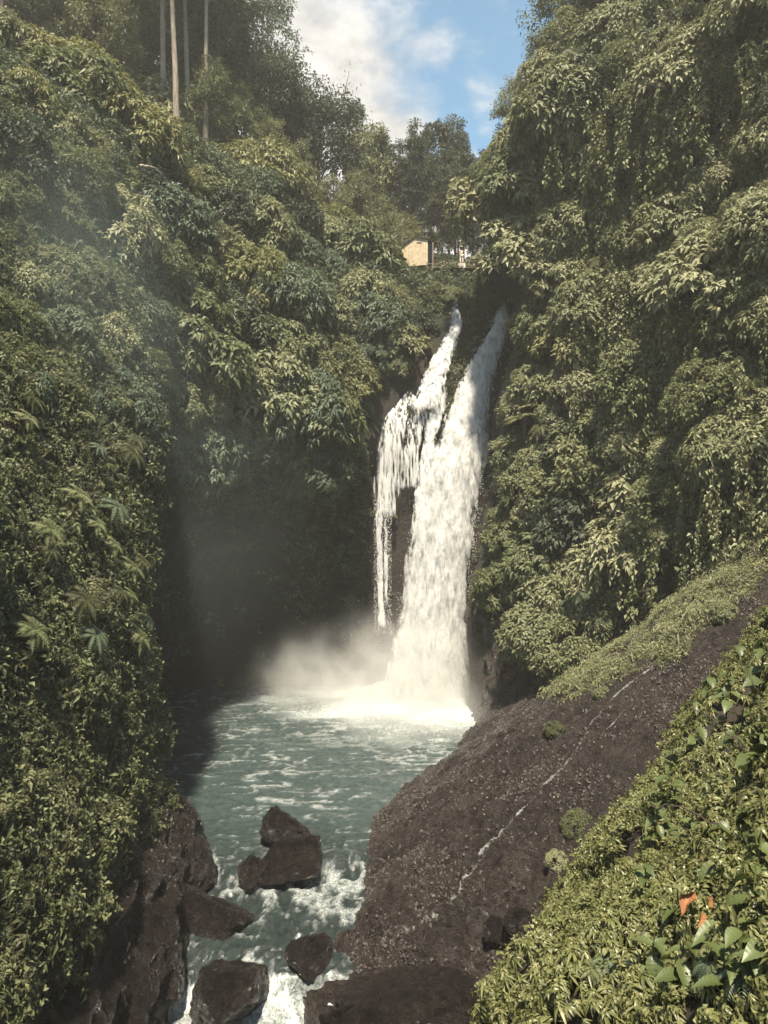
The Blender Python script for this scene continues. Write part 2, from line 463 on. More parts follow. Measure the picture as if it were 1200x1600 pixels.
# ------------------------------------------------------------------ the gorge: cliffs, slab, bank
A_ctrl = [
 [(-10.5,6,-5),(-10.8,6,5),(-11.6,6,13),(-13,6,21),(-15.5,7,29),(-20,9,37),(-28,12,46),(-50,14,56)],
 [(-9.6,20,-5),(-10.2,20.5,4),(-11.6,22,11),(-13.6,24,18),(-16.8,26,25),(-21,29,33),(-28,34,43),(-48,44,58)],
 [(-10.4,30,-5),(-10.7,30,4),(-11.8,30.5,11),(-13.4,32,18),(-16.2,35,25),(-20.2,39,34),(-26.5,45,45),(-46,60,60)],
 [(-11.6,38,-5),(-11.7,38,4),(-11.8,38,11),(-12.6,40,18),(-14.4,44,25.5),(-17.2,49,35),(-22.5,57,46),(-42,82,64)],
 [(-15.5,41,-5),(-15.5,41.5,4),(-15.3,42.5,11),(-14.8,46,19),(-15,50,27),(-16.2,55,36),(-20,63,47),(-34,92,64)],
 [(-22,54,-5),(-22,55,4),(-21,56,11),(-16.5,53,19.5),(-13.8,57,28),(-13.5,62,37),(-16,71,48),(-24,104,64)],
 [(-17,66,-5),(-17,67,4),(-16,66.5,11),(-12.5,59.2,20),(-10.6,61.5,29),(-10,67,37.5),(-11.5,77,47),(-15,110,60)],
 [(-9,68.5,-5),(-9,69.5,4),(-8.5,69,11),(-7.0,61.2,20),(-6,64.5,29),(-5,71,36.5),(-5,82,43.5),(-7,112,54)],
 [(-1.5,69,-5),(-1.4,70,4),(-1.2,70,11),(-1,68.6,20),(0.2,70,28),(2.4,75,35),(2.2,84,41.0),(1,112,49)],
 [(4,68,-5),(4,69.5,4),(4.2,70,11),(5,70.8,20),(6.2,72,28),(8,75.5,34.4),(7.5,84,40.6),(8,112,46)],
 [(9,66,-5),(9,67,4),(9.5,68,11),(10,70,20),(11,72,28),(11.8,76,33.6),(12.5,85,40.5),(14,112,46)],
 [(15,64,-5),(15,66,4),(15.5,68,11),(16,70,20),(17,72,28),(18,76,35),(19,86,41),(24,112,48)],
]
A = loft(A_ctrl, 260, 200)
def dispA(g, n):
    z = g[..., 2]
    d = fbm(g * 0.16, 3, 1) * 1.5 + fbm(g * 0.55, 4, 5) * 0.55
    vert = fbm(g * np.array((0.5, 0.5, 0.08)), 3, 9) * 0.7
    near = sstep(44, 34, g[..., 1])
    far = sstep(66, 69, g[..., 1]) * sstep(-3, 0, g[..., 0])
    return (d + vert) * (1 - 0.72 * near) * (1 - 0.75 * far * sstep(38, 34, z))
A = Sheet(A, dispA)
Ao = tag(obj('cliff_left', A.mesh('cliff_left', M['cliff'])), kind='structure')

P3 = lambda *a: tuple(wpt(*a))
B_ctrl = [
 [(13,74,-5),(13,74,5),(13,74,12),(13,75,19),(14,76,27),(14,78,35),(14,82,41),(14,88,47),(18,104,52)],
 [(7.6,60,-5),P3(728,1000,62),P3(748,870,63),P3(768,740,64.5),P3(790,600,66),P3(820,470,67.5),P3(778,388,70),P3(748,300,74),(13,92,50)],
 [(9.8,56.5,-4),P3(800,950,58.5),P3(800,860,59.5),P3(808,740,60.5),P3(820,600,61.5),P3(838,450,62.5),P3(830,320,64),P3(800,220,67),(20,88,56)],
 [(12,53,1),P3(850,950,55.5),P3(852,860,56.5),P3(868,740,57.5),P3(880,600,58.5),P3(890,450,59),P3(890,300,60.5),P3(858,150,63),(26,82,64)],
 [(15,49,4),P3(955,930,51),P3(960,840,52),P3(975,740,53),P3(992,600,54),P3(1000,440,54.5),P3(1000,260,56),P3(950,40,59),(32,76,70)],
 [(18.5,44.5,9),P3(1070,860,46),P3(1075,800,46.6),P3(1090,730,47.5),P3(1110,600,48.5),P3(1120,430,49),P3(1120,230,51),P3(1090,-10,54),(36,68,72)],
 [(21,39,14),P3(1195,740,40.5),P3(1200,690,41),P3(1210,640,41.6),P3(1222,540,42.4),P3(1228,380,43),P3(1222,180,45),P3(1210,-60,48),(42,60,74)],
 [(24,30,16),(24.5,30,20),(25,30,22),(25.6,31,25),(26.5,31.5,30),(27,32,37),(29,34,45),(33,38,56),(50,50,72)],
]
B = loft(B_ctrl, 220, 220)
def dispB(g, n):
    d = fbm(g * 0.13, 3, 21) * 2.0 + fbm(g * np.array((0.34, 0.34, 0.22)), 3, 25) * 1.1 + fbm(g * 0.8, 3, 29) * 0.35
    cleft = ridged(g * np.array((0.20, 0.20, 0.06)) + 5.0, 3, 33)
    d = d - 2.6 * sstep(0.72, 0.95, cleft) + 0.5
    edge = sstep(9.0, 12.5, g[..., 0])
    low = sstep(6, 13, g[..., 2])
    return d * (0.25 + 0.75 * edge * low)
B = Sheet(B, dispB)
Bo = tag(obj('cliff_right', B.mesh('cliff_right', M['cliff'])), kind='structure')

S_ctrl = [
 [(6,68,-3),(7.6,66,-.5),(8.6,65,2.0),(11,64,5),(14,63,8),(18,62,12)],
 [(6.4,61,-2),(7.3,60.3,0),(8.6,59.5,1.6),(11.2,58,4.4),(15,57,8),(19,56,12)],
 [(5.6,55.5,-2),(6.3,55.8,0),(8.4,55.2,1.5),(12,53.8,4.4),(17,52.5,8.4),(22,51,13.5)],
 [(3.2,49.4,-1.6),(4.1,49.7,0),(7,49.2,1.9),(11.4,48.2,5.2),(17,47,10.2),(23,45.5,16)],
 [(-1.2,41.2,-1.6),(-.3,41.6,0.05),(3.6,41.4,2.7),(9,41,6.8),(15,40.2,11.8),(22,38.5,18)],
 [(-1.4,35.5,-2.4),(-.5,35.6,-.4),(3,35.3,1.7),(8.4,35,5.5),(14.5,34,11),(22,32.5,17.5)],
 [(-2.4,31.8,-3.8),(-1.6,31.8,-1.5),(1.6,31.4,-0.6),(7,31,2.6),(13,30.5,9),(21,29,16.5)],
 [(-3.4,28.6,-5.4),(-2.5,28.6,-2.8),(1.2,28,-2.0),(6.4,27.4,.8),(12,27,8),(20,25.5,15.8)],
 [(-3.8,23,-6),(-2.8,23,-3.4),(1,22.5,-2.0),(5.6,22,1.6),(11,22,7.6),(19,21,15)],
 [(-3.8,12,-8),(-2.8,12,-5.4),(1,12,-3),(5,12,1.6),(10,13,7.6),(18,14,15)],
]
S = loft(S_ctrl, 400, 300)
def dispS(g, n):
    low = sstep(35.5, 31.5, g[..., 1]) * sstep(4, 0.5, g[..., 2])
    d = fbm(g * 0.3, 3, 41) * 0.45 + fbm(g * 1.2, 4, 45) * 0.13
    ledge = (ridged(g * np.array((0.55, 0.8, 0.9)), 4, 49) - 0.62) * 1.6
    shelf = sstep(46, 58, g[..., 1]) * (ridged(g * 0.45, 4, 53) - 0.6) * 1.5
    c = g[..., 0] * 0.42 + g[..., 1] * 0.95 + g[..., 2] * 0.5 + 1.6 * fbm(g * 0.22, 3, 58)
    saw = (c * 0.36) % 1.0
    step = 0.30 * (saw - sstep(0.82, 1.0, saw)) * sstep(-.25, .25, fbm(g * 0.2, 2, 60) + .6 * low)
    crack = -0.30 * sstep(0.90, 0.97, ridged(g * np.array((.22, .55, .3)) + 3.3, 2, 62))
    d = d + step + crack
    return d + ledge * (0.12 + 0.8 * low) + shelf * 0.6 + 0.13 * (ridged(g * np.array((1.1, 2.4, 1.1)), 4, 57) - .65) + 0.20 * sstep(.80, .95, ridged(g * np.array((.35, .6, .35)), 3, 59))
S = Sheet(S, dispS)
if S.n[150, 120, 2] < 0: raise RuntimeError('slab normal')
So = tag(obj('rock_slab', S.mesh('rock_slab', M['slab'])), kind='structure')

# rock face rising beside the foot of the fall
Q_ctrl = [
 [(7.4,66,-2),(7.6,66,2),(8,66,6),(9,66.5,10)],
 [P3(742,1135,60.5),P3(741,1075,61),P3(734,1010,61.3),P3(735,950,62.5)],
 [P3(764,1135,57.6),P3(762,1060,58.2),P3(758,1000,59.2),P3(752,930,60.5)],
 [P3(800,1125,56),P3(805,1050,56.3),P3(800,985,57.2),P3(790,915,58.5)],
 [P3(862,1105,53.5),P3(868,1050,54),P3(862,990,54.8),P3(850,920,55.6)],
 [(14.5,53,1),(14.6,53.2,6),(15,54,9),(15,55,12)],
]
Q = loft(Q_ctrl, 90, 70)
def dispQ(g, n):
    return fbm(g * 0.4, 3, 61) * 0.5 + (ridged(g * 0.55, 4, 65) - 0.6) * 1.5 + fbm(g * 1.6, 3, 67) * 0.14
Q = Sheet(Q, dispQ)
Qo = tag(obj('cliff_foot_rock', Q.mesh('cliff_foot_rock', M['slab'])), kind='structure')

# bank the photographer stands on
F_ctrl = [
 [(11,-6,20.5),(6,-6,18.2),(2,-6,17.0),(-2.5,-6,16.6),(-5,-6,14),(-7,-5,4)],
 [(10.5,0,20),(5,0,18.0),(1.8,0,16.9),(-1.0,0.3,16.4),(-2.6,1.5,12.5),(-4.5,4,3)],
 [(9.5,4,19.3),(4.6,3.6,16.9),(2.5,4.4,15.1),(0.7,5.5,13.2),(-1.0,7.6,8.6),(-1.5,11,1)],
 [(9.5,8,19),(5.2,7.0,16.9),(3.3,7.2,15.0),(1.5,8.6,12.2),(0.8,11.2,8.4),(0.8,14.5,1)],
 [(10.5,12,18.9),(6.6,10.5,16.6),(4.7,10.4,14.75),(3.2,11.6,12.5),(3.3,14.2,9.6),(3.6,17.5,3)],
 [(13,16,19.6),(8.8,14,17.1),(6.7,13.3,15.4),(5.5,14,13.6),(6.2,16.8,11.5),(7.5,20,6)],
 [(18,21,22),(12.5,18.5,18.2),(9.8,17.5,16.4),(9,18.4,14.2),(10.2,21,11.8),(12,24,8)],
]
Fg = loft(F_ctrl, 120, 110)
F_ = Sheet(Fg, lambda g, n: fbm(g * 0.55, 3, 71) * 0.50 + fbm(g * 1.6, 3, 75) * 0.18)
FLIPF = F_.n[60, 40, 2] < 0
if FLIPF: F_ = Sheet(Fg, lambda g, n: fbm(g * 0.55, 3, 71) * 0.50 + fbm(g * 1.6, 3, 75) * 0.18, flip=True)
Fo = tag(obj('near_bank', F_.mesh('near_bank', M['soil'])), kind='structure')

# rock toe under the leafy wall
T_ctrl = [
 [(-14,43,3),(-12.2,41.5,2.2),(-11.2,41,0.2),(-10.8,41,-3)],
 [(-14,39,5),(-11.4,38.6,3.0),(-9.6,38.2,1.0),(-8.7,38,-2.5)],
 [(-14,36,6),(-10.8,35.8,3.0),(-8.8,35.5,1.0),(-8.0,35.2,-3)],
 [(-13,33,6),(-10.2,32.8,3.0),(-8.9,32.6,0.6),(-8.5,32.5,-3.5)],
 [(-13,30,6),(-10,29.8,2.6),(-8.8,29.6,-.4),(-8.4,29.5,-4.5)],
 [(-12,26,6),(-9.6,26,2.0),(-8.6,26,-1.6),(-8.2,26,-5.5)],
 [(-12,20,6),(-9.4,20,2.0),(-8.4,20,-2),(-8,20,-6)],
]
T = loft(T_ctrl, 150, 90)
T = Sheet(T, lambda g, n: (ridged(g * np.array((0.5, 0.35, 0.6)), 4, 81) - 0.62) * 1.7 + fbm(g * 1.3, 4, 85) * 0.18)
if T.n[70, 40, 2] < 0:
    T = loft(T_ctrl, 150, 90)
    T = Sheet(T, lambda g, n: (ridged(g * np.array((0.5, 0.35, 0.6)), 4, 81) - 0.62) * 1.7 + fbm(g * 1.3, 4, 85) * 0.18, flip=True)
To = tag(obj('rock_toe', T.mesh('rock_toe', M['wet_rock'])), kind='structure')

# river bed and wide terrain under everything
gx, gy = np.meshgrid(np.linspace(-400, 400, 60), np.linspace(-300, 500, 60), indexing='ij')
tv = np.stack((gx, gy, -9.0 + fbm(np.stack((gx, gy, gx * 0), -1) * 0.02, 3, 3) * 1.5), -1)
tag(obj('terrain', mesh_np('terrain', tv.reshape(-1, 3), gridfaces(60, 60), M['forest_floor'])), kind='structure')

# ------------------------------------------------------------------ water
FALL = np.array((3.6, 65.4))
def stream_z(y):
    return np.interp(y, [20, 27, 29.2, 30.0, 30.8, 32.2, 34.5, 36.0, 37.2, 39.5, 80], [-5.2, -4.0, -3.1, -2.75, -1.75, -1.25, -0.95, -0.75, -0.15, 0, 0])
def water_patch(name, x0, x1, y0, y1, step):
    nx = int((x1 - x0) / step) + 1; ny = int((y1 - y0) / step) + 1
    X, Y = np.meshgrid(np.linspace(x0, x1, nx), np.linspace(y0, y1, ny), indexing='ij')
    p = np.stack((X, Y, X * 0), -1)
    dF = np.hypot(X - FALL[0], (Y - FALL[1]) * 1.15)
    rough = sstep(22, 3, dF)
    cas = sstep(39.5, 36.5, Y)
    z = stream_z(Y + 0.5 * fbm(p * 0.6, 2, 91))
    w1 = fbm(p * np.array((0.55, 0.95, 1)), 4, 93)
    w2 = ridged(p * np.array((0.85, 1.7, 1)) + w1[..., None] * 0.8, 5, 97)
    w3 = ridged(p * np.array((1.3, 0.6, 1)) + w1[..., None] * 0.9, 5, 99)
    z = z + w1 * (0.10 + 0.22 * rough) + (w2 - 0.6) * (0.22 + 0.35 * rough) * (1 - cas) + (w3 - 0.6) * 0.5 * cas
    # foam
    caps = sstep(0.74, 0.93, w2 + 0.16 * fbm(p * 0.3, 2, 101)) * 0.58
    white = sstep(14.5, 5.0, dF + 3.2 * fbm(p * np.array((0.2, 0.5, 1)), 3, 103)) * 1.25
    streak = sstep(0.72, 0.86, ridged(p * np.array((0.35, 0.9, 1)) + w1[..., None], 3, 107)) * sstep(20, 8, dF) * 0.8
    slope = np.abs(np.gradient(stream_z(Y), axis=1)) / step
    casf = cas * (sstep(0.70, 0.94, w3 + 0.20 * np.clip(slope, 0, 1) + 0.26 * fbm(p * 0.45, 2, 109)) * 0.58 + sstep(0.5, 1.2, slope) * 0.25) + sstep(30.9, 29.6, Y) * 0.62
    foam = np.clip(np.maximum.reduce((caps * (1 - cas) * 0.9, white, streak, casf)), 0, 1.3)
    V = np.stack((X, Y, z), -1).reshape(-1, 3)
    return mesh_np(name, V, gridfaces(nx, ny), M['water'], {'foam': ('FLOAT', foam.astype(np.float32)), 'bed': ('FLOAT', sstep(43, 36, Y + 1.5 * w1).astype(np.float32))})
tag(obj('plunge_pool_water', water_patch('plunge_pool_water', -25, 10, 39.4, 71, 0.12)), kind='structure')
tag(obj('stream_water', water_patch('stream_water', -13, 3.5, 21, 39.4, 0.09)), kind='structure')

# ------------------------------------------------------------------ waterfall
def fall_sheet(name, rows, nx, ny, bulge, seed, amp, mat, edge=0.16, base=0.3, streak=0.3, freq=(2.2, 2.2, 0.35), yoff=0.0, thin=None, fadeout=0.0):
    ctrl = [[wpt(l, py, Y + yoff), wpt((l + r) / 2, py, Y + yoff), wpt(r, py, Y + yoff)] for py, l, r, Y in rows]
    g = catmull(np.array(ctrl), ny)
    s = np.linspace(0, 1, nx)
    g = g[:, 0][:, None, :] * (1 - s)[None, :, None] + g[:, 2][:, None, :] * s[None, :, None]
    wd = np.linalg.norm(g[:, -1] - g[:, 0], axis=-1)
    g[..., 1] -= bulge * wd[:, None] * (1 - (2 * s - 1) ** 2)[None, :]
    q = g.copy()
    n1 = fbm(q * np.array(freq), 4, seed)
    n2 = fbm(q * np.array((3.2, 3.2, 1.4)), 3, seed + 3)
    g[..., 1] -= amp * (n1 * 0.7 + n2 * 0.45)
    g[..., 0] += 0.25 * amp * n2
    e = np.minimum(s, 1 - s)[None, :] + 0.16 * fbm(q * np.array((1.6, 1.6, 0.5)), 4, seed + 5) + .06 * fbm(q * np.array((5., 5., 2.)), 2, seed + 6)
    a = base + sstep(-0.02, edge + .12, e) * 0.50 - 0.5 * (1 - sstep(-0.03, 0.07, e)) + streak * n1
    if thin is not None: a = a + thin(q, np.broadcast_to(s[None, :], a.shape))
    t = np.linspace(0, 1, ny)[:, None]
    a = a - 0.6 * (1 - sstep(0, 0.12, t + .05 * n1)) + .10 * n2 - 0.7 * sstep(0.90, 1.0, t + 0.06 * n1 + fadeout) * (fadeout > -1)
    return mesh_np(name, g.reshape(-1, 3), gridfaces(ny, nx), mat, {'a': ('FLOAT', a.astype(np.float32))})

main_rows = [(462,784,790,75.4),(485,777,793,74.6),(512,768,793,73.6),(550,744,783,72.4),(600,716,770,71.2),(650,700,763,70.2),(700,680,762,69.3),
             (750,664,752,68.6),(800,652,744,68.0),(850,641,739,67.5),(900,634,732,67.1),(950,626,727,66.7),(1000,614,726,66.4),(1050,604,729,66.1),(1100,596,738,65.8)]
main_fall = empty('main_waterfall', (3.6, 65.6, 0))
tag(main_fall, 'broad white main waterfall plunging into the pool beside the bare rock', 'waterfall')
def shell(name, me, parent):
    o = obj(name, me); o.parent = parent; o.matrix_parent_inverse = Matrix.Translation(-Vector(parent.location)); return o
shell('water_sheet', fall_sheet('water_sheet', main_rows, 110, 520, 0.14, 201, 0.12, M['fall'], base=0.34, freq=(2.2, 2.2, .6), fadeout=-2), main_fall)
shell('water_sheet', fall_sheet('water_sheet', [(p, l - 2, r + 2, y) for p, l, r, y in main_rows], 100, 480, 0.15, 211, 0.15, M['fall'], base=-0.12, streak=0.5, yoff=-0.45, freq=(2.4, 2.4, 0.5), fadeout=-2), main_fall)
shell('water_sheet', fall_sheet('water_sheet', [(p, l - 5, r + 4, y) for p, l, r, y in main_rows[4:]], 100, 420, 0.15, 221, 0.18, M['fall'], base=-0.24, streak=0.55, yoff=-0.9, freq=(2.6, 2.6, 0.45), fadeout=-2), main_fall)

side_fall = empty('side_waterfall', (0.5, 68.5, 20))
tag(side_fall, 'thin stepped side waterfall splitting into veils over dark rock ledges', 'waterfall')
shell('upper_chute', fall_sheet('upper_chute', [(468,708,716,76.0),(490,704,722,75.0),(512,700,722,74.2),(535,690,716,73.4),(560,674,708,72.6),(585,662,702,71.9),(605,652,698,71.3),(622,640,694,70.9),(645,634,690,70.5)],
      60, 220, 0.10, 231, 0.25, M['thin'], base=0.02, streak=.6, freq=(5.0, 5.0, .15), yoff=-1.3), side_fall)
shell('strand', fall_sheet('strand', [(600,676,700,71.2),(630,672,697,70.7),(660,666,690,70.2),(700,660,680,69.6),(740,650,678,69.1),(790,644,676,68.6),(850,641,672,68.2)],
      40, 300, 0.10, 241, 0.15, M['thin'], base=0.10, streak=0.7, freq=(6, 6, .10), yoff=-.5), side_fall)
shell('water_veil', fall_sheet('water_veil', [(612,622,646,70.8),(630,608,644,70.3),(660,594,640,69.5),(700,586,634,69.0),(740,584,630,68.8),(775,583,626,68.6),(815,586,622,68.4)],
      70, 260, 0.05, 251, 0.08, M['thin'], base=-0.04, streak=0.85, freq=(7.0, 7.0, 0.07)), side_fall)
shell('water_veil', fall_sheet('water_veil', [(616,640,678,70.9),(640,638,672,70.2),(680,632,664,69.6),(720,628,656,69.2),(770,624,650,68.9)],
      50, 200, 0.05, 261, 0.08, M['thin'], base=-0.18, streak=1.0, freq=(7.0, 7.0, 0.07)), side_fall)
shell('strand', fall_sheet('strand', [(790,586,600,68.5),(840,588,598,68.2),(900,589,599,67.9),(940,590,600,67.6),(985,590,604,67.4)], 16, 240, 0.05, 271, 0.15, M['thin'], base=0.02, streak=0.7, freq=(4, 4, .8)), side_fall)
shell('strand', fall_sheet('strand', [(780,601,609,68.5),(840,600,607,68.2),(900,599,606,67.9),(950,599,606,67.6)], 12, 200, 0.05, 281, 0.15, M['thin'], base=-.12, streak=0.8, freq=(4, 4, .8)), side_fall)

# ------------------------------------------------------------------ boulders
def icosphere(sub):
    import bmesh
    bm = bmesh.new(); bmesh.ops.create_icosphere(bm, subdivisions=sub, radius=1.0)
    V = np.array([v.co[:] for v in bm.verts]); F = np.array([[v.index for v in f.verts] for f in bm.faces]); bm.free()
    return V, F
ICO5 = icosphere(5)
def boulder(name, loc, size, rot, seed, label, group=None, cuts=15, rough=0.05):
    V = nrm(ICO5[0].copy())
    r = np.random.default_rng(seed)
    for k in range(cuts):
        n = nrm(r.normal(size=3)); d = r.uniform(0.50, 0.84)
        h = V @ n
        V = V - np.clip(h - d, 0, None)[:, None] * n * 0.99
    V = V / np.abs(V).max(axis=0) * np.array(size)
    n = nrm(V)
    V = V + n * ((ridged(V * 0.9, 3, seed) - 0.6) * 0.16 + (ridged(V * 2.1, 5, seed + 5) - .6) * 0.26 + fbm(V * 5.2, 3, seed + 2) * rough * 1.6)[:, None]
    o = obj(name, mesh_np(name, V, ICO5[1], M['wet_rock']))
    o.location = loc; o.rotation_euler = [R(a) for a in rot]
    return tag(o, label, 'boulder', group)
boulder('boulder', wpt(436, 1300, 39.0), (1.45, 1.1, 1.0), (10, 20, 30), 5, 'reddish brown upright boulder on the pool lip behind a wider rock')
boulder('boulder', wpt(450, 1346, 36.6), (2.0, 1.5, 1.2), (0, -14, 20), 11, 'wide angular dark boulder at the pool outlet with white water on both sides')
boulder('boulder', wpt(398, 1362, 35.9), (0.85, 0.9, 0.8), (0, 10, 0), 15, 'low dark stone against the foot of the wide outlet boulder')
boulder('boulder', wpt(488, 1500, 31.6), (1.12, 1.0, 1.20), (6, 4, 12), 23, 'blocky square boulder parting the stream above the white cascade')
boulder('boulder', wpt(348, 1560, 29.8), (2.0, 1.6, 1.75), (0, -28, 35), 31, 'large glistening boulder with slanting top beside the foaming chute')
boulder('boulder', wpt(335, 1440, 33.6), (2.2, 1.3, 1.3), (8, 34, -12), 37, 'dark wedge shaped slab leaning into the stream from the leafy wall')
boulder('boulder', wpt(775, 1462, 29.5), (0.75, 0.7, 0.6), (0, 12, 40), 43, 'rounded dark stone lodged at the foot of the slab above the ledges')
boulder('boulder', wpt(812, 1440, 29.0), (0.8, 0.7, 0.55), (5, -10, 10), 47, 'flat grey stone wedged between the slab and the leafy bank')
boulder('boulder', wpt(640, 1572, 28.4), (3.4, 1.8, 1.2), (0, -10, -20), 53, 'low broad wet ledge rock at the stream edge below the slab', cuts=12)
boulder('boulder', wpt(565, 1605, 28.2), (1.7, 1.3, 1.1), (0, 8, 10), 59, 'wet black rock nosing into the foam under the broad ledge')
boulder('boulder', wpt(290, 1335, 37.6), (1.9, 1.5, 1.3), (0, 24, 10), 61, 'smooth sloping brown rock at the foot of the leafy wall by the pool')
boulder('boulder', wpt(232, 1515, 30.0), (1.6, 1.9, 2.2), (4, 16, 0), 67, 'tall dark wet rock below the hanging leaves of the near wall')

# rivulets running down the slab
def ribbon(pixels, w0, w1, n, seed):
    pts = []
    for px, py in pixels:
        h = S.hit(px, py)
        if h is not None: pts.append(h[0] + h[1] * 0.03)
    c = catmull(np.array(pts), n)
    c[:, 0] += 0.10 * fbm(np.stack((np.linspace(0, 22, n),) * 3, -1), 3, seed)
    # settle on the slab
    nn = []
    for i in range(n):
        l, nr, _, _ = S.bvh.find_nearest(Vector(c[i])); nr = np.array(nr)
        if nr[2] < 0: nr = -nr
        c[i] = np.array(l) + nr * 0.035; nn.append(nr)
    t = nrm(np.gradient(c, axis=0)); sd = nrm(np.cross(t, np.array(nn)))
    w = np.linspace(w0, w1, n) * (0.6 + 0.5 * (1 + fbm(np.stack((np.linspace(0, 30, n),) * 3, -1), 3, seed + 1)))
    V = np.stack((c - sd * w[:, None], c + np.array(nn) * 0.03, c + sd * w[:, None]), 1)
    a = np.stack((np.full(n, -.15), np.full(n, 0.06), np.full(n, -.15)), 1) + 0.32 * fbm(V * 2.0, 3, seed)
    return V.reshape(-1, 3), gridfaces(n, 3), a.ravel()
riv = [([(1040,1030),(985,1068),(935,1118),(905,1165),(885,1195),(850,1228),(800,1285),(765,1318),(742,1352),(715,1390),(690,1425),(645,1450),(610,1470)], 0.07, 0.17, 260, 301),
       ([(1010,1085),(975,1112),(940,1150),(900,1180)], 0.03, 0.05, 70, 311),
       ([(770,1312),(752,1345),(722,1375),(706,1412)], 0.03, 0.12, 70, 321)]
Vs, Fs, As, o_ = [], [], [], 0
for r_ in riv:
    v, f, a = ribbon(*r_); Vs.append(v); Fs.append(f + o_); As.append(a); o_ += len(v)
tag(obj('rivulet_water', mesh_np('rivulet_water', np.concatenate(Vs), np.concatenate(Fs), M['thin'], {'a': ('FLOAT', np.concatenate(As).astype(np.float32))})), kind='structure')

# ------------------------------------------------------------------ leaves and sprigs
def leaf_arrays(P, D, U, Ln, Wd, fold=0.12, droop=0.25):
    """five-point folded leaves, two quads each"""
    n = len(P)
    D = nrm(D); S_ = nrm(np.cross(D, U)); U2 = np.cross(S_, D)
    Ln = np.broadcast_to(np.asarray(Ln, float).reshape(-1, 1), (n, 1)); Wd = np.broadcast_to(np.asarray(Wd, float).reshape(-1, 1), (n, 1))
    mid = P + D * 0.42 * Ln
    z = np.array((0, 0, 1.0))
    tip = P + D * Ln - z * droop * Ln
    mc = mid - U2 * fold * Wd + z * 0.04 * Ln
    ml = mid - S_ * Wd * 0.5 + U2 * fold * Wd; mr_ = mid + S_ * Wd * 0.5 + U2 * fold * Wd
    V = np.stack((P, ml, mc, mr_, tip), 1).reshape(-1, 3)
    b = np.arange(n)[:, None] * 5
    F = np.concatenate((b + np.array((0, 2, 4, 1)), b + np.array((0, 3, 4, 2))), 0)
    v = np.repeat(rng.random(n), 5)
    return V, F, v

def leaf_hi(name, P, D, U, Ln, Wd, mat, fold=0.14, droop=0.4):
    n = len(P); D = nrm(D); S_ = nrm(np.cross(D, U)); U2 = np.cross(S_, D); z = np.array((0, 0, 1.0))
    Ln = np.asarray(Ln, float).reshape(-1, 1); Wd = np.asarray(Wd, float).reshape(-1, 1)
    cols = [P]
    for s_, w_ in ((.22, .72), (.5, 1.0), (.78, .62)):
        c = P + D * s_ * Ln - z * droop * Ln * s_ * s_
        cols += [c - S_ * Wd * .5 * w_ + U2 * fold * Wd, c - U2 * fold * Wd * .4, c + S_ * Wd * .5 * w_ + U2 * fold * Wd]
    cols.append(P + D * Ln - z * droop * Ln)
    V = np.stack(cols, 1).reshape(-1, 3)
    b = np.arange(n)[:, None] * 11
    fs = [(0, 2, 1), (0, 3, 2), (7, 8, 10), (8, 9, 10)]
    for k in (1, 4): fs += [(k, k + 1, k + 4), (k, k + 4, k + 3), (k + 1, k + 2, k + 5), (k + 1, k + 5, k + 4)]
    F = np.concatenate([b + np.array(f) for f in fs], 0)
    return mesh_np(name, V, F, mat, {'v': ('FLOAT', np.repeat(rng.random(n), 11).astype(np.float32))}, smooth=True)

def leaf_mesh(name, P, D, U, Ln, Wd, mat, fold=0.12, droop=0.25, extra=None):
    V, F, v = leaf_arrays(P, D, U, Ln, Wd, fold, droop)
    return mesh_np(name, V, F, mat, {'v': ('FLOAT', v.astype(np.float32))}, smooth=False)

def rdir(n):
    return nrm(rng.normal(size=(n, 3)))

def whorl(name, mat, n=8, tiers=2, ln=0.2, wr=0.34, droop=0.45, spread=1.0, hi=False):
    P, D = [], []; Ls = []
    for t in range(tiers):
        k = n if t == 0 else n - 2
        for i in range(k):
            a = 2 * math.pi * (i + 0.5 * t) / k + rng.uniform(-.25, .25)
            el = (0.15 if t == 0 else 0.75) + rng.uniform(-.2, .2)
            D.append((math.cos(a) * math.cos(el) * spread, math.sin(a) * math.cos(el) * spread, math.sin(el)))
            P.append((0, 0, 0.02 * t)); Ls.append(ln * (1 - 0.3 * t) * rng.uniform(.75, 1.15))
    P = np.array(P, float); D = np.array(D); Ls = np.array(Ls)
    U = np.tile(np.array((0, 0, 1.0)), (len(P), 1))
    return (leaf_hi if hi else leaf_mesh)(name, P, D, U, Ls, Ls * wr, mat, droop=droop)

def spray(name, mat, twigs=4, per=7, size=0.6, ln=0.2, wr=0.45, droop=0.35):
    P, D, U = [], [], []
    for t in range(twigs):
        d = nrm(np.array((rng.normal() * .7, rng.normal() * .7, rng.uniform(.15, 1.0))))
        for i in range(per):
            s = (i + 1) / per
            p = d * s * size * rng.uniform(.85, 1.1) - np.array((0, 0, 0.25 * size * s * s))
            sd = nrm(np.cross(d, rng.normal(size=3)))
            P.append(p); D.append(nrm(d * 0.5 + sd * 0.9 + np.array((0, 0, -0.1)))); U.append((0, 0, 1.0))
    P, D, U = map(np.array, (P, D, U))
    Ls = ln * rng.uniform(.65, 1.2, len(P))
    return leaf_mesh(name, P, D, U + 0.3 * rng.normal(size=U.shape), Ls, Ls * wr, mat, droop=droop)

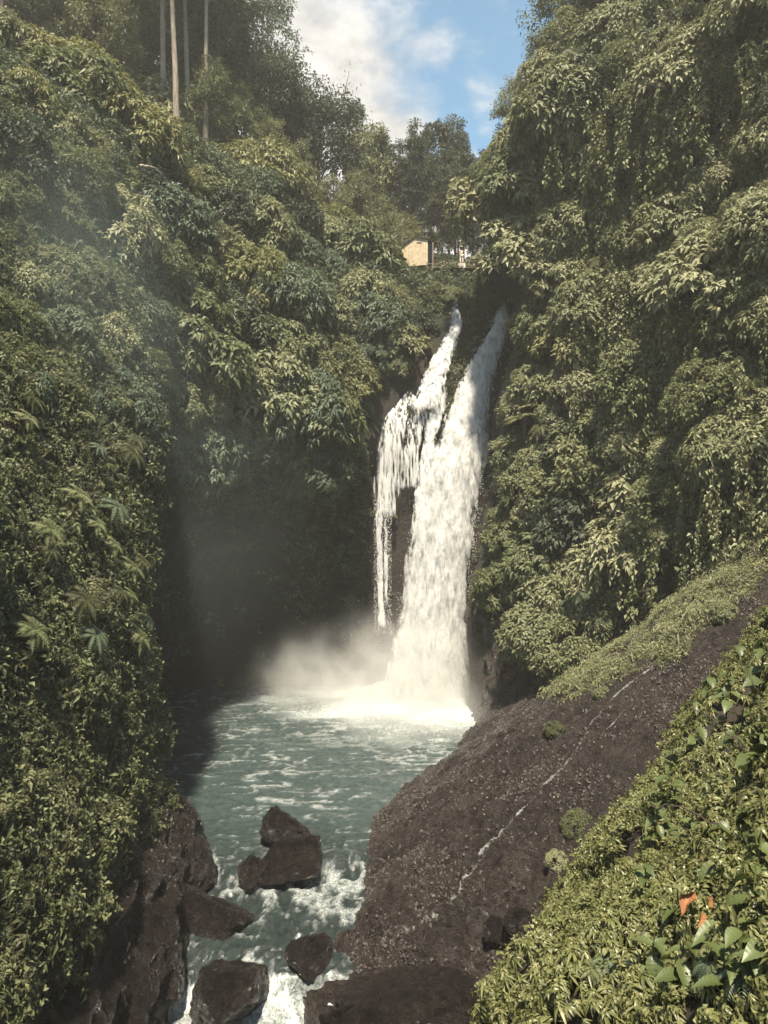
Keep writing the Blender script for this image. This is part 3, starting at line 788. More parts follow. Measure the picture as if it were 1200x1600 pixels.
def vine(name, mat, length=3.0, n=46, ln=0.16):
    s = np.linspace(0, 1, n)
    x = 0.12 * np.sin(s * 5 + rng.uniform(0, 6)) + rng.normal(size=n) * 0.09
    y = 0.12 * np.sin(s * 4 + rng.uniform(0, 6)) + rng.normal(size=n) * 0.09
    P = np.stack((x, y, -s * length), 1)
    D = nrm(np.stack((rng.normal(size=n), rng.normal(size=n), -0.7 * np.ones(n)), 1))
    U = nrm(np.stack((rng.normal(size=n) * .5, rng.normal(size=n) * .5, np.ones(n)), 1))
    Ls = ln * rng.uniform(.7, 1.25, n)
    return leaf_mesh(name, P, D, U, Ls, Ls * 0.7, mat, droop=0.3)

def frond_rosette(name, mat, nf=9, length=0.9, leaflets=11, up=0.7):
    P, D, U, Ls = [], [], [], []
    for f in range(nf):
        a = 2 * math.pi * f / nf + rng.uniform(-.3, .3); e = up + rng.uniform(-.3, .3)
        h = np.array((math.cos(a), math.sin(a), 0))
        for i in range(leaflets):
            s = (i + 1) / leaflets
            p = h * s * length * math.cos(e * (1 - .5 * s)) + np.array((0, 0, length * (math.sin(e) * s - 0.75 * s * s)))
            t = nrm(h * 1.0 + np.array((0, 0, math.sin(e) - 1.5 * s)))
            sd = np.cross(t, (0, 0, 1.0))
            for q in (-1, 1):
                P.append(p); D.append(nrm(sd * q + t * 0.6)); U.append((0, 0, 1)); Ls.append(length * 0.30 * math.sin(math.pi * (0.15 + 0.8 * s)) + 0.02)
    P, D, U, Ls = np.array(P), np.array(D), np.array(U, float), np.array(Ls)
    return leaf_mesh(name, P, D, U, Ls, Ls * 0.3, mat, droop=0.25)

def proto(me):
    return bpy.data.objects.new(me.name, me)      # not linked: only an instance source

def euler_from_axes(z, spin):
    z = nrm(z)
    ref = np.where(np.abs(z[:, 2:3]) > 0.95, np.array((1.0, 0, 0)), np.array((0, 0, 1.0)))
    x = nrm(np.cross(ref, z)); y = np.cross(z, x)
    c, s = np.cos(spin)[:, None], np.sin(spin)[:, None]
    x2 = x * c + y * s; y2 = np.cross(z, x2)
    ry = -np.arcsin(np.clip(x2[:, 2], -1, 1)); rx = np.arctan2(y2[:, 2], z[:, 2]); rz = np.arctan2(x2[:, 1], x2[:, 0])
    return np.stack((rx, ry, rz), 1)

def scatter(name, P, rot, scl, protos, weights=None):
    n = len(P)
    idx = rng.choice(len(protos), n, p=weights)
    me = mesh_np(name, P, np.zeros((0, 4), int), None, {'rot': ('FLOAT_VECTOR', rot.astype(np.float32)), 'scl': ('FLOAT', np.asarray(scl, np.float32)), 'idx': ('INT', idx.astype(np.int32))})
    o = obj(name, me)
    ng = bpy.data.node_groups.new(name + '_nodes', 'GeometryNodeTree')
    ng.interface.new_socket('Geometry', in_out='INPUT', socket_type='NodeSocketGeometry')
    ng.interface.new_socket('Geometry', in_out='OUTPUT', socket_type='NodeSocketGeometry')
    gi = ng.nodes.new('NodeGroupInput'); go = ng.nodes.new('NodeGroupOutput')
    iop = ng.nodes.new('GeometryNodeInstanceOnPoints')
    jn = ng.nodes.new('GeometryNodeJoinGeometry')
    for pr in reversed(protos):
        oi = ng.nodes.new('GeometryNodeObjectInfo'); oi.inputs['Object'].default_value = pr; oi.inputs['As Instance'].default_value = True
        ng.links.new(oi.outputs['Geometry'], jn.inputs[0])
    def attr(nm, typ):
        a = ng.nodes.new('GeometryNodeInputNamedAttribute'); a.data_type = typ; a.inputs['Name'].default_value = nm; return a.outputs['Attribute']
    e2r = ng.nodes.new('FunctionNodeEulerToRotation')
    ng.links.new(attr('rot', 'FLOAT_VECTOR'), e2r.inputs[0])
    ng.links.new(gi.outputs[0], iop.inputs['Points']); ng.links.new(jn.outputs[0], iop.inputs['Instance'])
    iop.inputs['Pick Instance'].default_value = True
    ng.links.new(attr('idx', 'INT'), iop.inputs['Instance Index'])
    ng.links.new(e2r.outputs[0], iop.inputs['Rotation'])
    ng.links.new(attr('scl', 'FLOAT'), iop.inputs['Scale'])
    ng.links.new(iop.outputs[0], go.inputs[0])
    md = o.modifiers.new('scatter', 'NODES'); md.node_group = ng
    return o

def grow(n, nor, wn=0.7, wu=0.6, j=0.35):
    return nrm(nor * wn + np.array((0, 0, wu)) + rng.normal(size=(n, 3)) * j)

UPZ = np.array((0, 0, 1.0))
# leafy wall on the near left
def densA_near(p, n):
    lim = 2.4 + 1.2 * fbm(p * 0.35, 2, 401)
    return sstep(46, 42, p[..., 1]) * sstep(12, 17, p[..., 1]) * sstep(lim, lim + 1.0, p[..., 2]) * sstep(46, 40, p[..., 2]) * (0.55 + 0.45 * sstep(-.3, .2, fbm(p * 0.5, 3, 403)))
wh = [proto(whorl('leaf_whorl', M['creep'], 8, 2, 0.22, 0.36, 0.6)), proto(whorl('leaf_whorl', M['creep'], 7, 2, 0.26, 0.32, 0.75)),
      proto(whorl('leaf_whorl', M['creep'], 9, 1, 0.20, 0.42, 0.5)), proto(spray('leaf_spray', M['olive'], 4, 6, 0.5, 0.22, 0.42))]
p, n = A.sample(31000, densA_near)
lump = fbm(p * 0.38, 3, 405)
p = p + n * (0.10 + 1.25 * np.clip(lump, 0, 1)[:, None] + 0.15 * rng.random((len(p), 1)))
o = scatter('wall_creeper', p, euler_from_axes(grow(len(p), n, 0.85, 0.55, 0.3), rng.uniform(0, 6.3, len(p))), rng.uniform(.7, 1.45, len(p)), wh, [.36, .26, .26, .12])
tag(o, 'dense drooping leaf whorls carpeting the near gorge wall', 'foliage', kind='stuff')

# far slope, alcove and fall surrounds
def densA_far(p, n):
    x, y, z = p[..., 0], p[..., 1], p[..., 2]
    d = sstep(38, 44, y) * sstep(96, 88, y)
    shade = 15.5 + 2.5 * fbm(p * 0.2, 2, 411)
    alc = sstep(shade - 1, shade + 2.5, z) * 0.95 + 0.05
    moss = sstep(6, 9, z) * sstep(-11, -7, x) * 0.55
    d = d * np.maximum(alc, moss)
    fallzone = sstep(-2.2, -1.4, x) * sstep(14, 12.5, x) * sstep(36.0, 34.0, z) * sstep(66, 67, y)
    px = 600 + K * x / y; py = 750 - K * (z - 18.6) / y
    cx = np.interp(py, [465, 490, 512, 535, 560, 585, 605, 622], [712, 713, 711, 703, 691, 682, 675, 667])
    cw = np.interp(py, [465, 490, 512, 535, 560, 585, 605, 622], [9, 13, 14, 16, 20, 23, 26, 30])
    chute = (np.abs(px - cx) < cw) & (py > 462) & (py < 640) & (y > 66)
    view = (px > 640) & (px < 750) & (y > 76) & (y < 84)
    return d * (1 - fallzone * 0.985) * (1 - 0.98 * chute) * (1 - .3 * view)
sp = [proto(spray('leaf_spray', M['olive'], 5, 6, 0.8, 0.32, 0.42)), proto(spray('leaf_spray', M['teal'], 5, 6, 0.8, 0.34, 0.38)),
      proto(spray('leaf_spray', M['dark'], 5, 6, 0.7, 0.30, 0.4)), proto(whorl('leaf_whorl', M['olive'], 8, 2, 0.42, 0.36, 0.6)), proto(spray('leaf_spray', M['pale'], 5, 5, 0.8, 0.30, 0.45))]
p, n = A.sample(30000, densA_far)
p = p + n * rng.uniform(0, .5, (len(p), 1))
o = scatter('slope_undergrowth', p, euler_from_axes(grow(len(p), n, 0.6, 0.7, 0.35), rng.uniform(0, 6.3, len(p))), rng.uniform(.6, 1.4, len(p)), sp, [.16, .16, .60, .05, .03])  # mostly dark leaves: shade in the gaps between shrubs is put into colour
tag(o, 'tangled undergrowth covering the misty slope and overhang', 'foliage', kind='stuff')

# green rib between the two falls
def densRib(p, n):
    x, y, z = p[..., 0], p[..., 1], p[..., 2]
    px = 600 + K * x / y; py = 750 - K * (z - 18.6) / y
    c = np.interp(py, [470, 512, 560, 600, 650, 700, 760, 800], [742, 740, 722, 706, 693, 672, 656, 648])
    w = np.interp(py, [470, 512, 560, 600, 650, 700, 760, 800], [26, 22, 16, 13, 10, 9, 6, 3])
    return ((np.abs(px - c) < w) & (y > 66) & (z > 14) & (z < 39)).astype(float) + 1e-9
rb = [proto(spray('leaf_spray', M['olive'], 4, 6, 0.35, 0.15, 0.5)), proto(whorl('leaf_whorl', M['creep'], 8, 2, 0.2, 0.4, 0.5)), proto(spray('leaf_spray', M['dark'], 4, 6, 0.35, 0.16, 0.5))]
p, n = A.sample(2600, densRib)
p = p + n * rng.uniform(.1, .9, (len(p), 1))
o = scatter('rib_moss', p, euler_from_axes(grow(len(p), n, 0.8, 0.4, 0.3), rng.uniform(0, 6.3, len(p))), rng.uniform(.7, 1.4, len(p)), rb)
tag(o, 'low ferny growth on the rock rib dividing the two falls', 'foliage', kind='stuff')

# vine cliff
def densB(p, n):
    x, y, z = p[..., 0], p[..., 1], p[..., 2]
    low = sstep(5.5, 8.5, z + 1.6 * fbm(p * 0.4, 2, 421)) 
    px = 600 + K * x / y; py = 750 - K * (z - 18.6) / y
    edge = np.interp(py, [460, 512, 550, 600, 650, 700, 750, 800, 850, 900, 1000], [800, 800, 790, 778, 770, 768, 758, 750, 745, 738, 732])
    low = low * sstep(edge + 14, edge + 34, px)
    return low * sstep(30, 36, y) * sstep(100, 90, y) * (0.35 + 0.65 * sstep(-.25, .15, fbm(p * 0.28, 3, 423)))
bp_ = [proto(spray('leaf_spray', M['olive'], 5, 6, 0.7, 0.30, 0.45)), proto(spray('leaf_spray', M['pale'], 5, 6, 0.7, 0.30, 0.45)),
       proto(spray('leaf_spray', M['dark'], 5, 6, 0.6, 0.26, 0.5)), proto(vine('hanging_vine', M['olive'], 4.2, 120, 0.2)), proto(vine('hanging_vine', M['pale'], 3.2, 95, 0.2))]
p, n = B.sample(22000, densB)
p = p + n * rng.uniform(0, .6, (len(p), 1))
idxv = rng.random(len(p)) < 0.11
z = grow(len(p), n, 0.6, 0.6, 0.35)
z[idxv] = nrm(np.array((0, 0, 1.0)) + 0.05 * rng.normal(size=(idxv.sum(), 3)))
rt = euler_from_axes(z, rng.uniform(0, 6.3, len(p))); sc = rng.uniform(.6, 1.35, len(p))
o = scatter('cliff_creeper', p[~idxv], rt[~idxv], sc[~idxv], bp_[:3], [.28, .12, .60])  # dark leaves dominate, painting the gaps behind the shrubs as deep shade
tag(o, 'tangled creeper leaves clothing the tall sunlit cliff', 'foliage', kind='stuff')
pxv = 600 + K * p[:, 0] / p[:, 1]
idxv &= pxv > 850
pv = p[idxv] + n[idxv] * 1.1
ex = []
for k in range(200):
    h_ = B.hit(random.choice((random.gauss(985, 26), random.gauss(905, 22), random.gauss(1035, 20), random.uniform(870, 1190))), random.uniform(60, 640))
    if h_ is not None: ex.append(h_[0] + h_[1] * random.uniform(1.2, 2.4))
for k in range(26):
    cx_, cy_ = random.choice([(random.gauss(985, 22), random.uniform(90, 520)), (random.gauss(905, 18), random.uniform(150, 560)), (random.gauss(1075, 20), random.uniform(60, 560)), (random.gauss(1150, 20), random.uniform(60, 300)), (random.gauss(860, 14), random.uniform(260, 640))])
    h_ = B.hit(cx_, cy_)
    if h_ is None: continue
    side = nrm(np.cross(h_[1], UPZ))
    for j in range(24): ex.append(h_[0] + h_[1] * random.uniform(1.7, 2.3) + side * random.gauss(0, .75) + UPZ * random.uniform(-.5, .6))
pv = np.concatenate((pv, np.array(ex)))
rv = euler_from_axes(nrm(UPZ + 0.05 * rng.normal(size=(len(pv), 3))), rng.uniform(0, 6.3, len(pv)))
o = scatter('hanging_vines', pv, rv, rng.uniform(.7, 1.7, len(pv)), bp_[3:], [.5, .5])
tag(o, 'leafy vines hanging in strands down the sunlit cliff', 'foliage', kind='stuff')

# grass tongue and tufts on the upper slab
def densS(p, n):
    x, y, z = p[..., 0], p[..., 1], p[..., 2]
    top = sstep(0.62, 0.75, (z - 3.2) / np.maximum(x - 3.0, 1)) 
    px = 600 + K * x / y; py = 750 - K * (z - 18.6) / y
    edge = np.interp(px, [780, 870, 960, 1060, 1130, 1200], [1000, 1104, 1078, 1030, 965, 900])
    band = sstep(edge + 4, edge - 14, py + 22 * fbm(p * 0.6, 3, 431))
    hole = sstep(0.10, 0.30, fbm(p * 0.30, 2, 433))
    return band * (1 - 0.93 * hole) * (0.35 + .65 * sstep(-.2, .2, fbm(p * 0.9, 3, 435))) * sstep(30, 34, y) * sstep(7, 9, x) + 1e-9
gr = [proto(spray('grass_tuft', M['pale'], 7, 4, 0.30, 0.26, 0.10, 0.5)), proto(spray('leaf_spray', M['olive'], 4, 5, 0.3, 0.12, 0.5)), proto(spray('leaf_spray', M['yellow'], 4, 5, 0.25, 0.12, 0.45))]
p, n = S.sample(15000, densS)
o = scatter('slab_grass', p, euler_from_axes(grow(len(p), n, 0.5, 0.8, 0.25), rng.uniform(0, 6.3, len(p))), rng.uniform(.35, 1.0, len(p)) + 1.1 * rng.random(len(p)) ** 4, gr, [.4, .4, .2])
tag(o, 'short pale grass and seedlings along the top of the bare slab', 'grass', kind='stuff')

# leaf carpet of the near bank
def densF(p, n):
    d = np.linalg.norm(p - EYE, axis=-1)
    return sstep(2.2, 3.2, d) * sstep(4.0, 6.0, p[..., 2]) * (p[..., 1] > 1.5) * sstep(-2.5, -.5, p[..., 0] + 0.0 * d) * (0.10 + 0.90 * sstep(-.30, -.05, fbm(p * 0.9, 3, 441)))
fw = [proto(whorl('leaf_whorl', M['near'], 7, 2, 0.13, 0.30, 1.05, hi=True)), proto(whorl('leaf_whorl', M['near'], 6, 2, 0.16, 0.27, 1.2, hi=True)), proto(whorl('leaf_whorl', M['near'], 8, 1, 0.135, 0.34, 0.9, hi=True)),
      proto(spray('leaf_spray', M['near'], 4, 5, 0.22, 0.11, 0.5))]
p, n = F_.sample(52000, densF)
lump = fbm(p * 1.3, 3, 443)
p = p + n * (0.04 + 0.22 * np.clip(lump + .2, 0, 1)[:, None] + 0.06 * rng.random((len(p), 1)))
o = scatter('bank_leaves', p, euler_from_axes(grow(len(p), n, 0.7, 0.55, 0.3), rng.uniform(0, 6.3, len(p))), rng.uniform(.42, .95, len(p)), fw, [.35, .3, .2, .15])
tag(o, 'glossy drooping leaf carpet on the near bank above the slab', 'foliage', kind='stuff')

# loose debris on the slab
def pebble(seed):
    V, F = icosphere(1); V = V * np.array((1, .8, .55)); V = V + 0.25 * rng.normal(size=V.shape) * 0.5
    return proto(mesh_np('pebble', V * 0.05, F, M['pebble'], None, smooth=False))
M['pebble'] = plain('pebble', (0.12, 0.10, 0.082), 0.8, 0.5, 1.0)
p, n = S.sample(2200, lambda p, n: sstep(30, 36, p[..., 1]) * (p[..., 2] > .3) * (0.2 + sstep(-.1, .3, fbm(p * .5, 3, 451))))
o = scatter('slab_gravel', p, rng.uniform(0, 6, (len(p), 3)), rng.uniform(.3, 1.25, len(p)) ** 2, [pebble(1), pebble(2), pebble(3)])
tag(o, 'scattered pale grit and pebbles on the bare slab', 'gravel', kind='stuff')
M['grit'] = plain('slab_grit', (0.046, 0.037, 0.032), 0.72, 0.45, 0.9)
def stone():
    V, F = icosphere(1); V = V * np.array((1, .8, .6)) + 0.16 * rng.normal(size=V.shape)
    return proto(mesh_np('stone', V * 0.06, F, M['grit'], None, smooth=False))
p, n = S.sample(22000, lambda p, n: sstep(27, 32, p[..., 1]) * (p[..., 2] > -1.5) * (p[..., 0] < 17) * (0.12 + sstep(-.15, .25, fbm(p * .45, 3, 455))))
o = scatter('slab_grit', p, rng.uniform(0, 6, (len(p), 3)), .35 + 1.5 * rng.random(len(p)) ** 3, [stone(), stone(), stone(), stone()])
tag(o, 'coarse dark grit and small stones crusting the bare slab', 'gravel', kind='stuff')
p, n = T.sample(500, lambda p, n: (p[..., 2] > 1.2) * (p[..., 1] > 28) * 1.0)
o = scatter('rock_litter', p, rng.uniform(0, 6, (len(p), 3)), rng.uniform(.4, 1.3, len(p)), [pebble(4), pebble(5)])
tag(o, 'bits of leaf litter and grit on the rock toe', 'gravel', kind='stuff')

# ------------------------------------------------------------------ shrubs on the walls
def bush_mesh(name, mat, seed, lobes=30, sprigs=20, per=5, ln=0.13, wr=0.45, droop=0.4, flat=0.85, spread=1.0):
    global rng
    keep = rng; rng = np.random.default_rng(seed)
    Ps, Ds, Us = [], [], []
    for k in range(lobes):
        zk = 1 - 1.28 * (k + .5) / lobes; an_ = k * 2.399963 + rng.normal() * .3; hk = math.sqrt(max(0, 1 - zk * zk))
        d = nrm(np.array((math.cos(an_) * hk, math.sin(an_) * hk, zk)) + .12 * rng.normal(size=3))
        c = d * rng.uniform(.52, .80) * np.array((spread, spread, flat)); r = rng.uniform(.22, .36)
        q = nrm(rdir(sprigs) + d * 0.8 + np.array((0, 0, .55)))
        base = c + q * r * rng.uniform(.82, 1.08, (sprigs, 1))
        for i in range(per):
            t = nrm(q * 0.55 + rdir(sprigs) * 0.8 + np.array((0, 0, -0.12)))
            Ps.append(base + t * 0.02); Ds.append(t); Us.append(nrm(q + np.array((0, 0, .7))))
    P, D, U = map(np.concatenate, (Ps, Ds, Us))
    Ls = ln * rng.uniform(.6, 1.25, len(P))
    me = leaf_mesh(name, P, D, U, Ls, Ls * wr, mat, droop=droop)
    rng = keep
    return me

def stem_mesh(seed, mat):
    r = np.random.default_rng(seed); parts = []
    for k in range(4):
        e = nrm(np.array((r.normal() * .6, r.normal() * .6, r.uniform(.3, .9)))) * r.uniform(.5, .8)
        path = [(0, 0, -.35), tuple(e * .45 + np.array((0, 0, .03))), tuple(e)]
        parts.append(tube(catmull(np.array(path), 6), np.linspace(.05, .015, 6), 5))
    V, F = join_parts(parts)
    return mesh_np('stem', V, F, mat)

KINDS = {}
def kind(key, mat, seeds, **kw):
    KINDS[key] = [(bush_mesh('crown', M[mat], s, **kw), stem_mesh(s, M['bark'])) for s in seeds]
kind('broad', 'olive', (501, 502, 503), lobes=26, sprigs=30, per=5, ln=0.15, wr=0.44, droop=0.5)
kind('pale', 'pale', (511, 512, 513), lobes=26, sprigs=32, per=5, ln=0.13, wr=0.46, droop=0.45)
kind('fine', 'olive', (521, 522), lobes=34, sprigs=42, per=5, ln=0.085, wr=0.5, droop=0.3)
kind('dark', 'dark', (531, 532), lobes=28, sprigs=32, per=5, ln=0.13, wr=0.42, droop=0.4)
kind('teal', 'teal', (541, 542, 543), lobes=28, sprigs=32, per=5, ln=0.125, wr=0.38, droop=0.5)
kind('yellow', 'yellow', (551, 552), lobes=26, sprigs=32, per=5, ln=0.12, wr=0.42, droop=0.45)
kind('giant', 'pale', (561,), lobes=18, sprigs=12, per=3, ln=0.26, wr=0.6, droop=0.45)

def shrub(loc, normal, r, key, label, group, name='shrub', flat=1.0):
    crown, stem = random.choice(KINDS[key])
    z = Vector(nrm(np.asarray(normal) * 0.45 + np.array((0, 0, 0.75))))
    q = z.to_track_quat('Z', 'Y') @ Matrix.Rotation(random.uniform(0, 6.28), 3, 'Z').to_quaternion()
    e = empty(name, loc, q.to_euler(), (r * random.uniform(.9, 1.15), r * random.uniform(.9, 1.15), r * flat * random.uniform(.85, 1.05)))
    obj('crown', crown, e); obj('stem', stem, e)
    return tag(e, label, 'shrub', group)

def inside(poly, x, y):
    c = False; j = len(poly) - 1
    for i in range(len(poly)):
        xi, yi = poly[i]; xj, yj = poly[j]
        if (yi > y) != (yj > y) and x < (xj - xi) * (y - yi) / (yj - yi) + xi: c = not c
        j = i
    return c

def fill(poly, sheets, n, rmin, rmax, chooser, sep=0.8):
    xs = [a for a, b in poly]; ys = [b for a, b in poly]
    done = []; tries = 0
    while len(done) < n and tries < n * 60:
        tries += 1
        x, y = random.uniform(min(xs), max(xs)), random.uniform(min(ys), max(ys))
        if not inside(poly, x, y): continue
        if 596 < x < 765 and 350 < y < 452: continue
        r = random.uniform(rmin, rmax)
        m = 0.95 * r + 4                       # keep crowns clear of the falls, the hut and the figure
        if sheets[0] is B and x - m < np.interp(y, [280, 385, 430, 512, 560, 600, 700, 800, 900, 1000], [742, 742, 770, 800, 786, 774, 766, 746, 736, 730]) and y > 330: continue
        if sheets[0] is A and y > 350 and x + m > np.interp(y + .5 * r, [350, 420, 470, 520, 560, 600, 640, 740], [640, 655, 700, 690, 664, 628, 596, 582]): continue
        if any((x - a) ** 2 + (y - b) ** 2 < (sep * 0.5 * (r + q)) ** 2 for a, b, q in done): continue
        best = None
        for s in sheets:
            h = s.hit(x, y)
            if h is not None and (best is None or h[2] < best[2]): best = h + (s,)
        if best is None: continue
        done.append((x, y, r))
        loc, nor, dist, s = best
        rw = r / K * loc[1]
        key, label, group = chooser(x, y)
        shrub(loc + nor * (0.18 if s is B else -0.10) * rw, nor, rw, key, label, group)

GL = 'shrubs on the misty slope'; GR = 'shrubs on the sunlit cliff'
LOOK = {'broad': 'olive broadleaf shrub', 'teal': 'bluish green drooping shrub', 'dark': 'dark leaved shrub', 'yellow': 'yellowish shrub',
        'fine': 'small leaved rounded shrub', 'pale': 'pale green shrub', 'giant': 'large leaved sprawling climber'}
def zoneL(x, y):
    if y < 200: return 'near the brow of the misty slope under the tall trees'
    if x > 480: return 'on the slope between the hut and the side fall'
    if x < 230: return 'high on the leafy near wall'
    return 'on the misty slope above the dark overhang'
def zoneR(x, y):
    if y < 180: return 'near the top of the tall sunlit cliff'
    if x < 880: return 'on the cliff edge beside the main fall'
    if y > 690: return 'on the sunlit cliff just above the bare slab'
    return 'halfway up the vine hung sunlit cliff'
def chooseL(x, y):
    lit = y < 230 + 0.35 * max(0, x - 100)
    k = random.choices(['broad', 'teal', 'dark', 'yellow', 'fine', 'pale'], [2, .5, .3, 6.0, 1.6, 3] if lit else [2.4, 3.6, 1.4, .5, 2.4, .8])[0]  # sun and shade put into leaf colour: yellow and pale above, teal below
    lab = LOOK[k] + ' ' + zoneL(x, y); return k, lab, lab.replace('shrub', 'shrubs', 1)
def chooseR(x, y):
    k = random.choices(['broad', 'pale', 'dark', 'fine', 'giant', 'yellow'], [2.2, 4.6, .8, 2.4, .4, .5])[0]
    lab = LOOK[k] + ' ' + zoneR(x, y); return k, lab, lab.replace('shrub', 'shrubs', 1)
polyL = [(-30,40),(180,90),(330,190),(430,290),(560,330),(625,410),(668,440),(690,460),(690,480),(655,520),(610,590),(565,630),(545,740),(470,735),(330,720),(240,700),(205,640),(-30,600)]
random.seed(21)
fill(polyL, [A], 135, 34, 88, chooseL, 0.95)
polyR = [(850,-40),(1230,-40),(1230,640),(1120,760),(1040,860),(960,990),(900,1050),(850,1000),(820,930),(785,900),(800,760),(815,640),(845,540),(840,450),(790,405),(752,395),(750,290),(790,215),(860,90)]
random.seed(22)
fill(polyR, [B], 150, 30, 80, chooseR, 0.92)
# big lobes that stand out in the photograph
for x, y, r, k, lab in [
    (1120,440,105,'pale','large pale shrub overhanging a black hollow in the sunlit cliff'),
    (930,720,95,'fine','broad mound of fine leaves on the ledge beside the main fall'),
    (850,770,58,'fine','rounded fine leaved mound overhanging the edge of the main fall'),
    (985,860,80,'pale','bright loose shrub above the bare slab'),
    (900,920,85,'pale','loose bright shrub hanging over a black hollow near the slab'),
    (880,1010,60,'broad','shrub with drooping leaf clusters at the lower edge of the cliff above the slab'),
    (880,520,56,'broad','leafy shoulder leaning over the lip of the main fall'),
    (1150,690,75,'pale','pale leafy shrub at the top of the grassy slab'),
    (880,170,80,'broad','rounded leafy bulge on the upper edge of the sunlit cliff'),
    (1080,120,80,'pale','pale leafy crown high on the sunlit cliff beside a dark cleft'),
    (820,290,75,'broad','leafy bulge facing the gap of sky above the hut')]:
    h = B.hit(x, y)
    if h is not None: shrub(h[0] - h[1] * 0.1, h[1], r / K * h[0][1], k, lab, None)
for x, y, r, k, lab in [
    (540,600,52,'yellow','golden tinged shrub over the ledge of the thin side fall'),
    (470,640,80,'teal','fern like bluish shrub drooping over the dark overhang'),
    (535,690,38,'yellow','small golden shrub drooping beside the veil of water'),
    (390,450,75,'yellow','tawny leaved shrub in the middle of the misty slope'),
    (625,540,42,'broad','dense green shrub beside the upper chute'),
    (120,150,90,'yellow','big yellow green crown on the upper slope under the tall trunks'),
    (40,110,80,'yellow','yellow green leafy crown at the brow of the near wall'),
    (590,500,60,'teal','large leaved climber below the hut'),
    (650,505,32,'dark','dark shrub filling the hollow beside the upper chute'),
    (622,575,26,'broad','olive shrub hanging over the top of the side veil'),
    (672,462,26,'fine','small leaved shrub just below the hut corner pole')]:
    h = A.hit(x, y)
    if h is not None: shrub(h[0] - h[1] * 0.1, h[1], r / K * h[0][1], k, lab, None)

for x, y, Y, r, k, lab in [(706,462,76.0,1.1,'broad','small leafy shrub over the lip of the side fall'),(726,470,75.5,1.0,'fine','low shrub on the rib between the lips of the two falls'),
                           (772,474,75.0,1.1,'fine','low shrub beside the lip of the main fall on the rib'),(800,462,74.5,1.3,'broad','leafy shrub screening the lip of the main fall')]:
    shrub(wpt(x, y, Y), np.array((0, -1.0, .2)), r, k, lab, None)

for x, y, r, k, lab in [(865,1142,17,'fine','small leafy tuft on the slab crack beside the rivulet'),(902,1290,27,'fine','rounded leafy tuft on the slab near the bank edge'),
                        (868,1345,17,'pale','small pale tuft on the slab below the rounded tuft'),(940,1085,14,'pale','tiny tuft on the upper slab beside the rivulet head'),(1130,960,24,'broad','leafy shrub at the grassy edge above the near bank')]:
    h = S.hit(x, y)
    if h is not None: shrub(h[0], h[1], r / K * h[0][1], k, lab, None)

# ------------------------------------------------------------------ trees
def make_tree(seed, H, tr, crown_lo, rad, mat, bark, blobs=26, leaf=0.34, wr=0.42, sprigs=26, per=4, dens=1.0, lean=0.03, layered=False):
    global rng
    keep = rng; rng = np.random.default_rng(seed)
    k = 10
    zz = np.linspace(0, H * 0.93, k)
    path = np.stack((np.cumsum(rng.normal(size=k)) * lean * H * .08, np.cumsum(rng.normal(size=k)) * lean * H * .08, zz), 1)
    parts = [tube(catmull(path, 22), np.linspace(tr, tr * .22, 22) + tr * .6 * np.exp(-np.linspace(0, 22, 22)), 9)]
    Ps, Ds, Us = [], [], []
    for b in range(blobs):
        s = rng.uniform(crown_lo, 1.0)
        o_ = np.array([np.interp(s * H * .93, zz, path[:, c]) for c in range(3)])
        prof = math.sin(math.pi * min(1, max(0.12, (s - crown_lo) / (1.0 - crown_lo) * .82 + .16))) ** .7
        a = rng.uniform(0, 2 * math.pi); rr = rad * prof * rng.uniform(.35, 1.0)
        c = o_ + np.array((math.cos(a) * rr, math.sin(a) * rr, rng.uniform(.02, .10) * H))
        midp = o_ * .5 + c * .5 + np.array((0, 0, -.05 * rr))
        parts.append(tube(catmull(np.array([o_ - np.array((0, 0, .04 * H)), midp, c]), 6), np.linspace(tr * .32, tr * .08, 6), 5))
        r = rad * rng.uniform(.24, .42)
        ns = int(sprigs * dens)
        q = nrm(rdir(ns) + np.array((0, 0, .35)))
        base = c + q * r * rng.uniform(.35, 1.05, (ns, 1)) * np.array((1.15, 1.15, .55 if layered else .8))
        for i in range(per):
            t = nrm(q * .4 + rdir(ns) * .9)
            Ps.append(base + t * leaf * rng.uniform(0, .8)); Ds.append(t); Us.append(nrm(q + UPZ))
    P, D, U = map(np.concatenate, (Ps, Ds, Us))
    Ls = leaf * rng.uniform(.6, 1.25, len(P))
    crown = leaf_mesh('crown', P, D, U, Ls, Ls * wr, mat, droop=.3)
    V, F = join_parts(parts)
    rng = keep
    return mesh_np('trunk', V, F, bark), crown

TREES = {
 'tall_pale': [make_tree(s, 30, .30, .60, 5.0, M['olive'], M['bark_pale'], 34, .5, .46, 54, 4) for s in (601, 602)],
 'tall_dark': [make_tree(s, 26, .26, .30, 5.2, M[m_], M['bark'], 44, .44, .44, 36, 4) for s, m_ in ((611, 'dark'), (612, 'teal'), (613, 'olive'))],
 'round_dark': [make_tree(s, 15, .30, .40, 4.6, M['dark'], M['bark'], 48, .42, .46, 60, 4) for s in (621, 622)],
 'mid_green': [make_tree(s, 13, .22, .25, 3.6, M['olive'], M['bark'], 38, .38, .44, 46, 4) for s in (631, 632)],
 'slim_dark': [make_tree(s, 20, .20, .22, 1.9, M['dark'], M['bark'], 44, .40, .42, 34, 4) for s in (641, 642, 643)],
 'feather': [make_tree(s, 11, .14, .35, 2.6, M['pale'], M['bark_pale'], 26, .24, .25, 10, 3) for s in (651,)],
 'tawny': [make_tree(s, 9, .16, .35, 2.8, M['yellow'], M['bark_pale'], 26, .28, .4, 18, 4) for s in (661,)],
}
